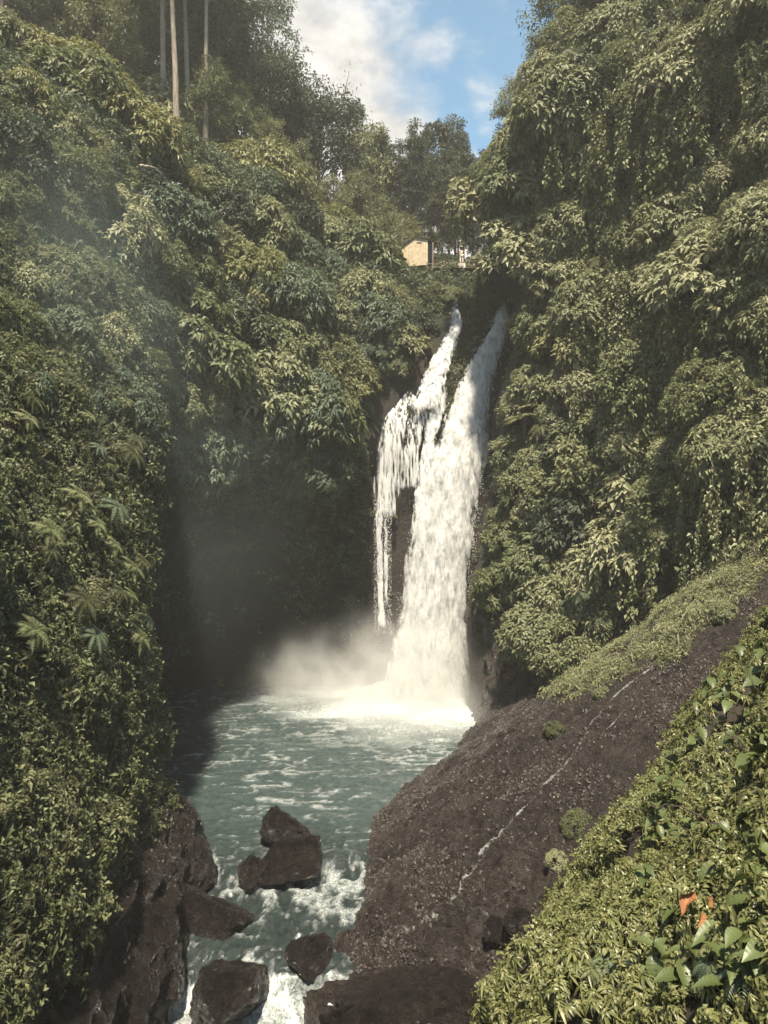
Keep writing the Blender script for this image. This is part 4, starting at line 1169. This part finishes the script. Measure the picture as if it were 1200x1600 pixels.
def tree(key, px, py, Y, s, label, group=None, rz=None, variant=None, name='tree', cat='tree', sink=0.4):
    tr, cr_ = random.choice(TREES[key]) if variant is None else TREES[key][variant]
    loc = wpt(px, py, Y)
    d = A.bvh.ray_cast(Vector((loc[0], loc[1], 120)), Vector((0, 0, -1)))
    d2 = B.bvh.ray_cast(Vector((loc[0], loc[1], 120)), Vector((0, 0, -1)))
    zs = [q[0].z for q in (d, d2) if q[0] is not None]
    if zs: loc[2] = max(zs) - sink
    e = empty(name, loc, (R(random.uniform(-2, 2)), R(random.uniform(-2, 2)), random.uniform(0, 6.28) if rz is None else rz), (s, s, s))
    obj('trunk', tr, e); obj('crown', cr_, e)
    return tag(e, label, cat, group)

random.seed(23)
GT = 'tall trees on the brow of the slope'
for i, (px, Y, s, k) in enumerate([(252,78,1.0,'tall_pale'),(279,74,1.05,'tall_pale'),(296,80,1.0,'tall_pale'),(322,76,.95,'tall_pale')]):
    tree(k, px, 150, Y, s, 'tall straight tree with bare pale trunk on the brow of the slope', GT, variant=i % 2)
for px, Y, s in [(350,84,.9),(385,92,1.0),(335,96,1.1),(190,92,1.05),(225,86,.95),(140,84,.9),(60,78,1.0),(10,72,.9),(300,104,1.15),(420,98,.95),(260,100,1.1),(90,96,1.1)]:
    tree('tall_dark', px, 150, Y, s, 'tall dark crowned forest tree behind the pale trunks', 'dark forest trees on the brow')
for px, Y, s in [(440,90,1.0),(395,86,.9)]:
    tree('round_dark', px, 250, Y, s, 'round dense dark tree below the tall forest edge', 'round dark trees at the forest edge')
for px, Y, s in [(20,80,1.2),(60,88,1.4),(110,86,1.3),(150,92,1.5),(200,84,1.2),(235,94,1.5),(275,90,1.4),(310,86,1.2),(340,92,1.4),(90,76,1.0),(180,78,1.0),(370,98,1.5)]:
    tree('mid_green', px, 150, Y, s, 'bushy green tree filling the gaps between the tall trunks', 'bushy trees between the tall trunks')
tree('round_dark', 495, 250, 92, 1.1, 'round dark tree with visible trunk standing against the white cloud', variant=0)
tree('feather', 545, 250, 100, 2.0, 'wispy thin leaved tree rising against the white cloud')
tree('mid_green', 585, 250, 100, 1.35, 'upright leafy tree with pointed top between dark tree and hut')
GS = 'slim dark trees behind the hut'
for px, Y, s in [(640,100,.95),(660,96,.85),(690,98,1.0),(710,101,1.02),(725,96,.85),(672,106,1.05),(612,104,.8),(740,104,.8),(650,104,.92),(700,107,1.12),(628,98,.78),(716,92,.7),(682,92,.65),(746,98,.8),(756,93,.6),(560,104,.95),(600,100,.85),(580,96,.7)]:
    tree('slim_dark', px, 330, Y, s, 'slim dark tree in the stand behind the hut', GS)
for px, Y, s in [(470,84,.55),(520,84,.55),(555,88,.7),(600,92,.6),(430,82,.6),(575,96,.9),(640,92,.5),(380,80,.7),(330,76,.7)]:
    tree('mid_green', px, 330, Y, s, 'small green tree on the slope above the overhang', 'small green trees on the slope')
tree('tawny', 628, 350, 88, .75, 'tawny leaved small tree beside the hut roof')
tree('feather', 590, 370, 84, .45, 'small feathery pale sapling on the slope beside the hut')
for px, Y, s in [(880,72,.9),(930,70,1.0),(990,70,1.0),(1060,66,1.0),(1150,62,1.0),(845,76,.7),(800,80,.6),(1230,58,1.0)]:
    tree('mid_green', px, 0, Y, s, 'leafy tree crowning the top of the sunlit cliff', 'trees on top of the sunlit cliff')

GU = 'understorey shrubs under the forest trees'
for i in range(110):
    x, y = random.uniform(-50, 16), random.uniform(72, 108)
    if x > -2 and y < 88: continue
    if x > -8 and y < 78: continue
    q = A.bvh.ray_cast(Vector((x, y, 120)), Vector((0, 0, -1)))
    if q[0] is None: continue
    k = random.choice(['broad', 'dark', 'fine', 'yellow', 'teal'])
    shrub(np.array(q[0]), np.array((0, 0, 1.0)), random.uniform(1.8, 3.6), k,
          {'broad': 'olive understorey shrub below the forest trees', 'dark': 'dark understorey shrub below the forest trees', 'fine': 'small leaved understorey shrub below the forest trees',
           'yellow': 'yellowish understorey shrub below the forest trees', 'teal': 'bluish green understorey shrub below the forest trees'}[k], k + ' ' + GU)

for px, Y, r, k in [(690,88,1.8,'dark'),(705,91,2.2,'broad'),(722,89,1.9,'dark'),(738,90,2.2,'broad'),(752,88,2.0,'dark'),(672,90,2.0,'dark'),(762,84,1.8,'broad')]:
    q_ = wpt(px, 400, Y); q = A.bvh.ray_cast(Vector((q_[0], q_[1], 120)), Vector((0, 0, -1)))
    if q[0] is not None: shrub(np.array(q[0]) + UPZ * .6, UPZ, r, k, {'dark': 'dark shrub behind the viewing deck and the standing figure', 'broad': 'olive shrub behind the viewing deck and the standing figure'}[k], k + ' shrubs behind the viewing deck')

# small palms beside the main fall
def palm_mesh(seed, nf, length):
    global rng
    keep = rng; rng = np.random.default_rng(seed)
    me = frond_rosette('fronds', M['pale'], nf, length, 16, .9); rng = keep
    return me
pm = palm_mesh(701, 13, 1.6)
pst = mesh_np('stem', *tube(np.array([(0, 0, -1.2), (0.05, 0, -.6), (0, 0, 0.05)]), [.12, .10, .08], 7), M['bark'])
for px, py, s, lab in [(838,668,1.1,'small palm with stiff arching fronds beside the main fall'), (855,640,.8,'smaller fan of palm fronds tucked above another palm by the fall'), (815,700,.9,'drooping palm fronds hanging over the edge of the fall')]:
    h = B.hit(px, py)
    if h is None: continue
    e = empty('palm', h[0] + h[1] * 1.6, (0, 0, random.uniform(0, 6)), (s, s, s))
    obj('fronds', pm, e); obj('stem', pst, e); tag(e, lab, 'palm')

random.seed(24)
FN = [frond_rosette('fronds', M[m_], 9, 1.0, 13, u_) for m_, u_ in (('creep', .5), ('olive', .7), ('teal', .4))]
fst = mesh_np('stem', *tube(np.array([(0, 0, -.4), (0.02, 0, -.15), (0, 0, 0.03)]), [.05, .045, .03], 6), M['bark'])
def fern(px, py, sheet, size, lab, grp, off=.35):
    h = sheet.hit(px, py)
    if h is None: return
    zq = Vector(nrm(h[1] * .7 + np.array((0, 0, .5)))).to_track_quat('Z', 'Y')
    e = empty('fern', h[0] + h[1] * off, zq.to_euler(), (size,) * 3)
    obj('fronds', random.choice(FN), e); obj('stem', fst, e); tag(e, lab, 'fern', grp)
for k in range(24):
    fern(random.uniform(5, 225), random.uniform(600, 1000), A, random.uniform(.45, .95), 'fern with arching fronds rooted in the leafy near wall', 'ferns on the near wall', .9)
for k in range(26):
    x_, y_ = random.uniform(790, 1180), random.uniform(420, 1000)
    if inside(polyR, x_, y_): fern(x_, y_, B, random.uniform(.9, 1.8), 'fern with arching fronds on the sunlit vine hung cliff', 'ferns on the sunlit cliff', 1.3)
for k in range(26):
    fern(random.uniform(860, 1190), random.uniform(1180, 1560), F_, random.uniform(.14, .30), 'small fern growing up through the leaf carpet of the near bank', 'ferns on the near bank', .12)
for k in range(20):
    fern(random.uniform(420, 570), random.uniform(600, 760), A, random.uniform(.9, 1.9), 'fern drooping over the edge of the dark overhang', 'ferns on the overhang', .6)

# ------------------------------------------------------------------ hut, person, rope fence
def box(cx, cy, cz, sx, sy, sz):
    x, y, z = sx / 2, sy / 2, sz / 2
    V = np.array([(cx + a * x, cy + b * y, cz + c * z) for a in (-1, 1) for b in (-1, 1) for c in (-1, 1)])
    F = np.array([(0, 1, 3, 2), (4, 6, 7, 5), (0, 4, 5, 1), (2, 3, 7, 6), (0, 2, 6, 4), (1, 5, 7, 3)])
    return V, F
HY = 82.0
hb = wpt(652, 411, HY)
hut = empty('hut', hb, (0, 0, R(-14)))
tag(hut, 'small tan plank hut with dark sloping roof above the falls', 'hut')
W_, D_ = 2.7, 2.4
def roofz(x): return 2.35 - (0.62 * (0.0 - x) if x < 0 else 0.22 * x)
npl = 12
for i in range(npl):
    x0 = -W_ / 2 + W_ * i / npl; x1 = x0 + W_ / npl - 0.015
    V, F = box((x0 + x1) / 2, -D_ / 2, 0, x1 - x0, 0.03, 2)
    V[:, 2] = np.where(V[:, 2] > 0, [roofz(v[0]) - .06 for v in V], -0.6)
    obj('plank', mesh_np('plank', V, F, M['plank'], smooth=False), hut)
V, F = box(W_ / 2, 0, .55, .05, D_ - .04, 2.3); V[:, 2] = np.where(V[:, 2] > .5, roofz(W_ / 2) - .07, -.6)
obj('side_wall', mesh_np('side_wall', V, F, M['dark_wood'], smooth=False), hut)
V, F = box(-W_ / 2, 0, .4, .05, D_ - .04, 2.0); V[:, 2] = np.where(V[:, 2] > .4, roofz(-W_ / 2) - .07, -.6)
obj('side_wall', mesh_np('side_wall', V, F, M['plank'], smooth=False), hut)
V, F = box(0, D_ / 2, .5, W_ - .1, .04, 2.2); V[:, 2] = np.where(V[:, 2] > .5, 1.4, -.6)
obj('back_wall', mesh_np('back_wall', V, F, M['dark_wood'], smooth=False), hut)
for xa, xb in ((-W_ / 2 - .2, 0.02), (0.03, W_ / 2 + .25)):
    V, F = box((xa + xb) / 2, 0, 0, xb - xa, D_ + .35, .07); V[:, 2] += [roofz(v[0]) for v in V]
    obj('roof_panel', mesh_np('roof_panel', V, F, M['dark_wood'], smooth=False), hut)
vent = obj('vent', mesh_np('vent', *box(.45, -D_ / 2 - .02, 1.72, .55, .03, .16), M['dark_wood'], smooth=False), hut)
for q in (-.15, .03, .2): obj('vent_bar', mesh_np('vent_bar', *box(.45 + q, -D_ / 2 - .045, 1.72, .03, .02, .16), M['plank'], smooth=False), vent)

pole = obj('pole', mesh_np('pole', *tube(np.array([(0, 0, -.8), (.01, 0, 1), (.02, 0, 3.0)]), [.10, .09, .08], 8), M['root']))
pole.location = wpt(676, 425, 80.5)
tag(pole, 'bare tan pole standing in front of the hut corner', 'pole')

py_ = wpt(721, 413.5, 80.2)
blk = obj('block', mesh_np('block', *box(0, 0, -.25, .75, .6, .62), M['whiteblock'], smooth=False)); blk.location = py_
tag(blk, 'pale concrete block under the standing figure', 'block')
def skin_body(name, joints, edges, radii, mat, parent):
    me = bpy.data.meshes.new(name); me.from_pydata(joints, edges, []); me.materials.append(mat)
    o = obj(name, me, parent)
    sk = o.modifiers.new('skin', 'SKIN')
    if not me.skin_vertices: 
        pass
    for v, r in zip(me.skin_vertices[0].data, radii): v.radius = (r, r)
    me.skin_vertices[0].data[0].use_root = True
    ss = o.modifiers.new('sub', 'SUBSURF'); ss.levels = 1; ss.render_levels = 2
    return o
person = empty('person', py_ + np.array((0, 0, .06)), (0, 0, R(10)))
tag(person, 'person in pale clothes and brimmed hat with one arm raised on the pale block', 'person')
J = [(0,0,.95),(0,0,1.2),(0,0,1.42),(0,0,1.52),(0,-.02,1.66),(-.19,0,1.40),(-.25,-.02,1.13),(-.22,-.12,.92),(.19,0,1.40),(.36,-.02,1.52),(.33,-.05,1.80),(-.10,0,.90),(-.11,-.02,.5),(-.12,0,.06),(-.13,-.12,.03),(.10,0,.90),(.13,-.02,.5),(.14,0,.06),(.15,-.12,.03)]
E = [(0,1),(1,2),(2,3),(3,4),(2,5),(5,6),(6,7),(2,8),(8,9),(9,10),(0,11),(11,12),(12,13),(13,14),(0,15),(15,16),(16,17),(17,18)]
RA = [.15,.14,.15,.06,.105,.065,.05,.04,.065,.05,.035,.10,.07,.05,.04,.10,.07,.05,.04]
import bmesh
def body(name, J, E, RA, mat, parent):
    me = bpy.data.meshes.new(name); me.from_pydata(J, E, []); me.materials.append(mat)
    bm = bmesh.new(); bm.from_mesh(me); lay = bm.verts.layers.skin.verify()
    bm.verts.ensure_lookup_table()
    for v, r in zip(bm.verts, RA): v[lay].radius = (r, r)
    bm.verts[0][lay].use_root = True
    bm.to_mesh(me); bm.free()
    o = obj(name, me, parent); o.modifiers.new('skin', 'SKIN'); s = o.modifiers.new('sub', 'SUBSURF'); s.levels = 1; s.render_levels = 2
    return o
body('body', J, E, RA, M['skin'], person)
body('shirt', [(0,0,.93),(0,0,1.2),(0,0,1.42),(.19,0,1.40),(.30,-.015,1.48),(-.19,0,1.40),(-.23,-.015,1.24)], [(0,1),(1,2),(2,3),(3,4),(2,5),(5,6)], [.175,.165,.172,.085,.068,.085,.068], M['cloth'], person)
body('trousers', [(0,0,.93),(-.10,0,.88),(-.11,-.02,.5),(-.12,0,.12),(.10,0,.88),(.13,-.02,.5),(.14,0,.12)], [(0,1),(1,2),(2,3),(0,4),(4,5),(5,6)], [.17,.125,.092,.075,.125,.092,.075], M['cloth'], person)
an = np.linspace(0, 2 * math.pi, 20, endpoint=False)
hv = np.concatenate([np.stack((np.cos(an) * r, np.sin(an) * r - .02, np.full(20, z)), 1) for r, z in ((.30, 1.70), (.13, 1.735), (.12, 1.80), (.04, 1.85))])
hf = [(i * 20 + k, i * 20 + (k + 1) % 20, (i + 1) * 20 + (k + 1) % 20, (i + 1) * 20 + k) for i in range(3) for k in range(20)]
obj('hat', mesh_np('hat', hv, hf, M['straw']), person)

deck = empty('viewing_deck', wpt(712, 422, 80.3))
tag(deck, 'low wooden viewing deck beside the hut above the falls', 'deck')
for k in range(7):
    obj('plank', mesh_np('plank', *box(0, -.75 + k * .25, 0, 5.6, .23, .06), M['dark_wood'], smooth=False), deck)
for a_ in (-2.5, -.9, .9, 2.5):
    for b_ in (-.7, .7): obj('post', mesh_np('post', *box(a_, b_, -1.03, .14, .14, 2.0), M['dark_wood'], smooth=False), deck)
fence = empty('rope_fence', wpt(705, 420, 80.5))
tag(fence, 'low rope fence on short posts along the viewpoint by the hut', 'fence')
fl = np.array(fence.location)
fp = [wpt(x, y, Y) for x, y, Y in ((667,421,80),(694,418,80.4),(712,419,80.6),(733,416,80.6),(748,414,80.6))]
for q in fp:
    V, F = tube(np.array([(0, 0, -.6), (0, 0, .2), (0, 0, .72)]), [.06, .055, .05], 7)
    obj('post', mesh_np('post', V + (q - fl), F, M['root']), fence)
for a, b in zip(fp[:-1], fp[1:]):
    for hgt in (.68, .25):
        s = np.linspace(0, 1, 10)[:, None]
        pts = a * (1 - s) + b * s + np.array((0, 0, 1)) * (hgt - .22 * (4 * s * (1 - s))) - fl
        obj('rope', mesh_np('rope', *tube(pts, [.022] * 10, 5), M['rope']), fence)

# ------------------------------------------------------------------ near bank: big leaved plants, dry leaves, twigs
def big_leaf(name, mat, ln=1.0, w=0.62, seed=0):
    nu, nv = 19, 5
    s = np.linspace(0, 1, nu)[:, None]; t = np.linspace(-1, 1, nv)[None, :]
    prof = np.sin(math.pi * np.clip(s, 0, 1) ** .75) ** .85 * (1 - .35 * s ** 3)
    x = t * prof * w / 2
    y = s * ln * np.ones_like(t)
    z = -0.42 * (s ** 2) * ln * np.ones_like(t) + 0.10 * np.abs(t) * prof + 0.035 * np.sin(s * 46) * np.abs(t) * prof
    g = np.stack((x * np.ones_like(s), y, z), -1)
    return mesh_np(name, g.reshape(-1, 3), gridfaces(nu, nv), mat, {'v': ('FLOAT', np.full(nu * nv, .1 + .25 * np.random.default_rng(seed).random(), np.float32))})
M['big'] = leaf_mat('leaf_broad', [(0.050, 0.066, 0.022), (0.075, 0.095, 0.032), (0.105, 0.125, 0.046), (0.14, 0.15, 0.062)], rough=.42, trans=.18, spec=.4)
random.seed(25)
BL = [big_leaf('leaf', M['big'], 1.0, .62, 1), big_leaf('leaf', M['big'], 1.0, .5, 2), big_leaf('leaf', M['big'], 1.0, .66, 3)]
DL = big_leaf('dry_leaf', M['dry'], 1.0, .5, 4)
for v_ in DL.vertices: v_.co += Vector((.05 * math.sin(v_.co.y * 9), 0, .10 * math.sin(v_.co.x * 14 + v_.co.y * 7)))
stm = mesh_np('stem', *tube(np.array([(0, 0, -.25), (.01, .01, .2), (0.02, .0, .55)]), [.012, .010, .006], 6), M['near'], {'v': ('FLOAT', np.full(18, .4, np.float32))})
plants = [(1085,1185),(1130,1150),(1175,1130),(1195,1230),(1060,1260),(1110,1260),(1160,1270),(1190,1330),(1030,1330),(1085,1330),(1140,1350),(1195,1400),(1060,1560),(1175,1480),(1120,1590),(1180,1570),(1010,1420),(1145,1190),(1190,1060),(1150,1050),(1110,1100),(1050,1210),(1000,1240),(1195,990),(1180,1420),(1165,1520),(1120,1065),(1165,1000),(1080,1140),(1198,950),(1140,1100),(1195,1180),(1030,1290),(1120,1420),(1060,1480),(1190,1540),(1015,1540),(1100,1530)]
for i, (px, py) in enumerate(plants):
    h = F_.hit(px, py)
    if h is None: continue
    loc, nor, dist = h
    e = empty('broadleaf_plant', loc, (R(random.uniform(-12, 12)), R(random.uniform(-22, 5)), random.uniform(0, 6.3)))
    sc_ = random.uniform(.8, 1.25) * min(1.25, 0.55 + dist * 0.05)
    e.scale = (sc_,) * 3
    obj('stem', stm, e)
    nl = random.randint(6, 10)
    for k in range(nl):
        l = obj('leaf', random.choice(BL), e)
        s = .10 + .42 * k / nl
        l.location = (0.015, 0, s); ln = random.uniform(.15, .27)
        l.scale = (ln, ln, ln)
        l.rotation_euler = (R(random.uniform(-35, 35)), R(random.uniform(-15, 15)), k * 2.4 + random.uniform(-.4, .4))
    tag(e, 'bushy plant with broad glossy veined leaves on the near bank', 'plant', 'broadleaf plants on the near bank')
for px, py, ln, lab in [(1082,1425,.30,'large curled orange dry leaf hanging among the near plants'),(1095,1455,.24,'orange dry leaf hanging just under the large curled one'),(1108,1425,.2,'pale orange dry leaf beside the large curled one'),
                        (1095,1350,.16,'small rust dry leaf on the stems above the large curled one'),(998,1238,.13,'thin rust dry leaf standing in the leaf carpet'),(1098,1310,.12,'pinkish dry leaf hanging in front of the veined leaves')]:
    h = F_.hit(px, py)
    if h is None: continue
    e = obj('dry_leaf', DL); d = Vector(pdir(px, py))
    e.location = Vector(h[0]) - d * random.uniform(.75, .95) + Vector((0, 0, ln * .6))
    ln *= 0.8; e.scale = (ln, ln, ln); e.rotation_euler = (R(-75 + random.uniform(-15, 15)), R(random.uniform(-30, 30)), R(random.uniform(-50, 50)))
    tag(e, lab, 'dry leaf')
tw = [([(1180,1180),(1120,1130),(1060,1100),(1010,1085)], 'bare dark twig arching out over the slab'),
      ([(1140,1250),(1090,1200),(1050,1170),(985,1120)], 'long thin bare twig reaching towards the slab'),
      ([(1150,1300),(1060,1262),(1000,1262),(940,1268)], 'thin level bare twig above the leaf carpet'),
      ([(1100,1480),(1130,1450),(1160,1425)], 'pale stick slanting across the dark gap in the plants'),
      ([(1045,1540),(1068,1590),(1080,1630)], 'thick dark bent stem beside a broad leaf'),
      ([(1140,1240),(1100,1170),(1075,1120)], 'upright dark bare stem above the veined leaves'),
      ([(1200,1130),(1180,1080),(1165,1040)], 'thin bare stem among the upper broad leaves')]
for pts, lab in tw:
    h = F_.hit(*pts[0])
    if h is None: continue
    Y0 = h[0][1] - .35
    P_ = [wpt(a, b, Y0 + .25 * i) for i, (a, b) in enumerate(pts)]
    base = P_[0]
    path = catmull(np.array(P_) - base, 24); path += 0.02 * rng.normal(size=path.shape)
    parts = [tube(path, np.linspace(.011, .003, 24), 5)]
    for k in (8, 13, 18):
        d = nrm(rng.normal(size=3)) * .25; d[2] = abs(d[2])
        parts.append(tube(np.array([path[k], path[k] + d * .5, path[k] + d]), [.004, .003, .002], 4))
    t_ = obj('twig', mesh_np('twig', *join_parts(parts), M['root'] if 'pale' in lab else M['twig'])); t_.location = base
    tag(t_, lab, 'twig')

# bare branches on the walls
def branch(pts, r0, lab, sheet, off, mat):
    P_ = []
    for a, b in pts:
        h = sheet.hit(a, b)
        if h is None: return
        P_.append(h[0] + h[1] * off)
    base = P_[0]; path = catmull(np.array([P_[0], P_[0] * .5 + P_[-1] * .5 + np.array((0, 0, .2)), P_[-1]]) - base, 20) + .03 * rng.normal(size=(20, 3))
    o = obj('bare_branch', mesh_np('bare_branch', *tube(path, np.linspace(r0, r0 * .4, 20), 7), mat)); o.location = base
    tag(o, lab, 'branch')
branch([(172,266),(195,276),(222,291)], .13, 'pale dead branch jutting from the shrubs of the upper slope', A, 2.2, M['bark_pale'])
branch([(745,735),(735,745),(728,748)], .05, 'bare twig poking out over the main fall', B, 1.2, M['twig'])
def roots(px, py0, py1, n, lab):
    h0 = B.hit(px, py0)
    if h0 is None: return
    top = h0[0] + h0[1] * 1.0
    ln = (py1 - py0) / K * top[1]
    parts = []
    for k in range(n):
        o_ = np.array((rng.normal() * .22, rng.normal() * .15, rng.uniform(0, 1.5)))
        l_ = ln * rng.uniform(.6, 1.1); q = np.linspace(0, 1, 14)
        path = np.stack((o_[0] + .12 * np.sin(q * 5 + k) * q, o_[1] + .1 * np.cos(q * 4 + k) * q, o_[2] - q * l_), 1)
        parts.append(tube(path, np.linspace(.05, .02, 14), 5))
    r_ = obj('hanging_roots', mesh_np('hanging_roots', *join_parts(parts), M['root'])); r_.location = top
    tag(r_, lab, 'roots')
roots(1003, 215, 350, 9, 'tan bundle of hanging roots high on the vine hung cliff')
roots(996, 350, 500, 10, 'long tan hanging roots trailing below the upper root bundle')

# ------------------------------------------------------------------ spray, mist and air
dm = icosphere(1)
drop = proto(mesh_np('droplet', dm[0] * .04, dm[1], plain('droplet_water', (.85, .85, .83), .4, .02)))
P_ = []
for py, l, r, Y in main_rows[2:]:
    for q in range(120):
        e = rng.choice((-1, 1)); x = (l if e < 0 else r) + e * abs(rng.normal()) * 5 - e * 2
        P_.append(wpt(x, py + rng.uniform(-25, 25), Y - rng.uniform(-.2, 1.4)))
for q in range(1800): P_.append(wpt(rng.uniform(584, 612), rng.uniform(780, 990), 68 - rng.uniform(0, .6)))
for q in range(900): P_.append(wpt(rng.normal(640, 70), 1085 - abs(rng.normal() * 60), 64 - rng.uniform(-1, 3)))
P_ = np.array(P_)
o = scatter('spray_droplets', P_, rng.uniform(0, 6, (len(P_), 3)), rng.uniform(.25, .8, len(P_)), [drop])
tag(o, 'fine water drops flying off the falls', 'spray', kind='stuff')

def vol_box(name, lo, hi, label, build, sub=None):
    lo, hi = np.array(lo, float), np.array(hi, float)
    c = (lo + hi) / 2; h = (hi - lo)
    V, F = box(0, 0, 0, *h)
    m, t, o = new_mat(name + '_air')
    build(t, o)
    ob = obj(name, mesh_np(name, V, F, m, smooth=False)); ob.location = c
    return tag(ob, label, 'mist', kind='stuff')
def puff(centers, dens, scale, seed, lo=.42, hi=.72, col=(.95, .95, .93)):
    """noise-broken density that fades out from a few centres (object space: metres from the box centre)"""
    def build(t, o):
        co = add(t, 'ShaderNodeTexCoord')
        tot = None
        for (c, r) in centers:
            s1 = add(t, 'ShaderNodeVectorMath', operation='SUBTRACT'); t.links.new(co.outputs['Object'], s1.inputs[0]); s1.inputs[1].default_value = c
            s2 = add(t, 'ShaderNodeVectorMath', operation='DIVIDE'); t.links.new(s1.outputs[0], s2.inputs[0]); s2.inputs[1].default_value = r
            ln = add(t, 'ShaderNodeVectorMath', operation='LENGTH'); t.links.new(s2.outputs[0], ln.inputs[0])
            mr = add(t, 'ShaderNodeMapRange', interpolation_type='SMOOTHERSTEP'); mr.inputs['From Min'].default_value = 1.0; mr.inputs['From Max'].default_value = 0.0
            t.links.new(ln.outputs['Value'], mr.inputs['Value'])
            if tot is None: tot = mr.outputs[0]
            else:
                a = add(t, 'ShaderNodeMath', operation='MAXIMUM'); t.links.new(tot, a.inputs[0]); t.links.new(mr.outputs[0], a.inputs[1]); tot = a.outputs[0]
        nz = add(t, 'ShaderNodeTexNoise', Scale=scale, Detail=4.0, Roughness=.55); 
        of = add(t, 'ShaderNodeVectorMath', operation='ADD'); of.inputs[1].default_value = (seed, seed * .3, 0); t.links.new(co.outputs['Object'], of.inputs[0]); t.links.new(of.outputs[0], nz.inputs['Vector'])
        nr = add(t, 'ShaderNodeMapRange'); nr.inputs['From Min'].default_value = lo; nr.inputs['From Max'].default_value = hi; nr.inputs['To Min'].default_value = .12; t.links.new(nz.outputs[0], nr.inputs['Value'])
        mu = add(t, 'ShaderNodeMath', operation='MULTIPLY'); t.links.new(tot, mu.inputs[0]); t.links.new(nr.outputs[0], mu.inputs[1])
        md = add(t, 'ShaderNodeMath', operation='MULTIPLY'); t.links.new(mu.outputs[0], md.inputs[0]); md.inputs[1].default_value = dens
        pv = add(t, 'ShaderNodeVolumePrincipled'); pv.inputs['Color'].default_value = (*col, 1); pv.inputs['Anisotropy'].default_value = .2
        t.links.new(md.outputs[0], pv.inputs['Density']); t.links.new(pv.outputs[0], o.inputs['Volume'])
    return build
# spray cloud at the foot of the fall (box centre -2, 61.5, 6.5)
vol_box('spray_mist', (-16, 53, -1), (12, 70, 14), 'white spray cloud boiling at the foot of the main fall',
        puff([((5.5, 2, -5), (7, 8, 9)), ((1.5, 3, -5), (8, 7, 8)), ((-3, 3, -5.5), (9, 7, 7)), ((4, -3, -6), (10, 8, 4.5))], 0.50, .44, 3.1, .38, .76))
# drifting mist in front of the shaded slope (box centre -14, 43, 22)
vol_box('drifting_mist', (-26, 29, 2), (-2, 57, 42), 'thin bluish mist drifting in front of the shaded slope and hollow',
        puff([((2, 8, -6), (10, 7, 14)), ((-3, -2, 5), (10, 12, 14))], 0.022, .10, 8.3, .30, .8, (.80, .97, .94)))
def even(t, o):
    pv = add(t, 'ShaderNodeVolumePrincipled', Density=0.0006); pv.inputs['Color'].default_value = (.98, .94, .89, 1); pv.inputs['Anisotropy'].default_value = .15
    t.links.new(pv.outputs[0], o.inputs['Volume'])
hz = vol_box('haze', (-75, -12, -12), (75, 135, 105), 'thin pale haze filling the gorge', even)
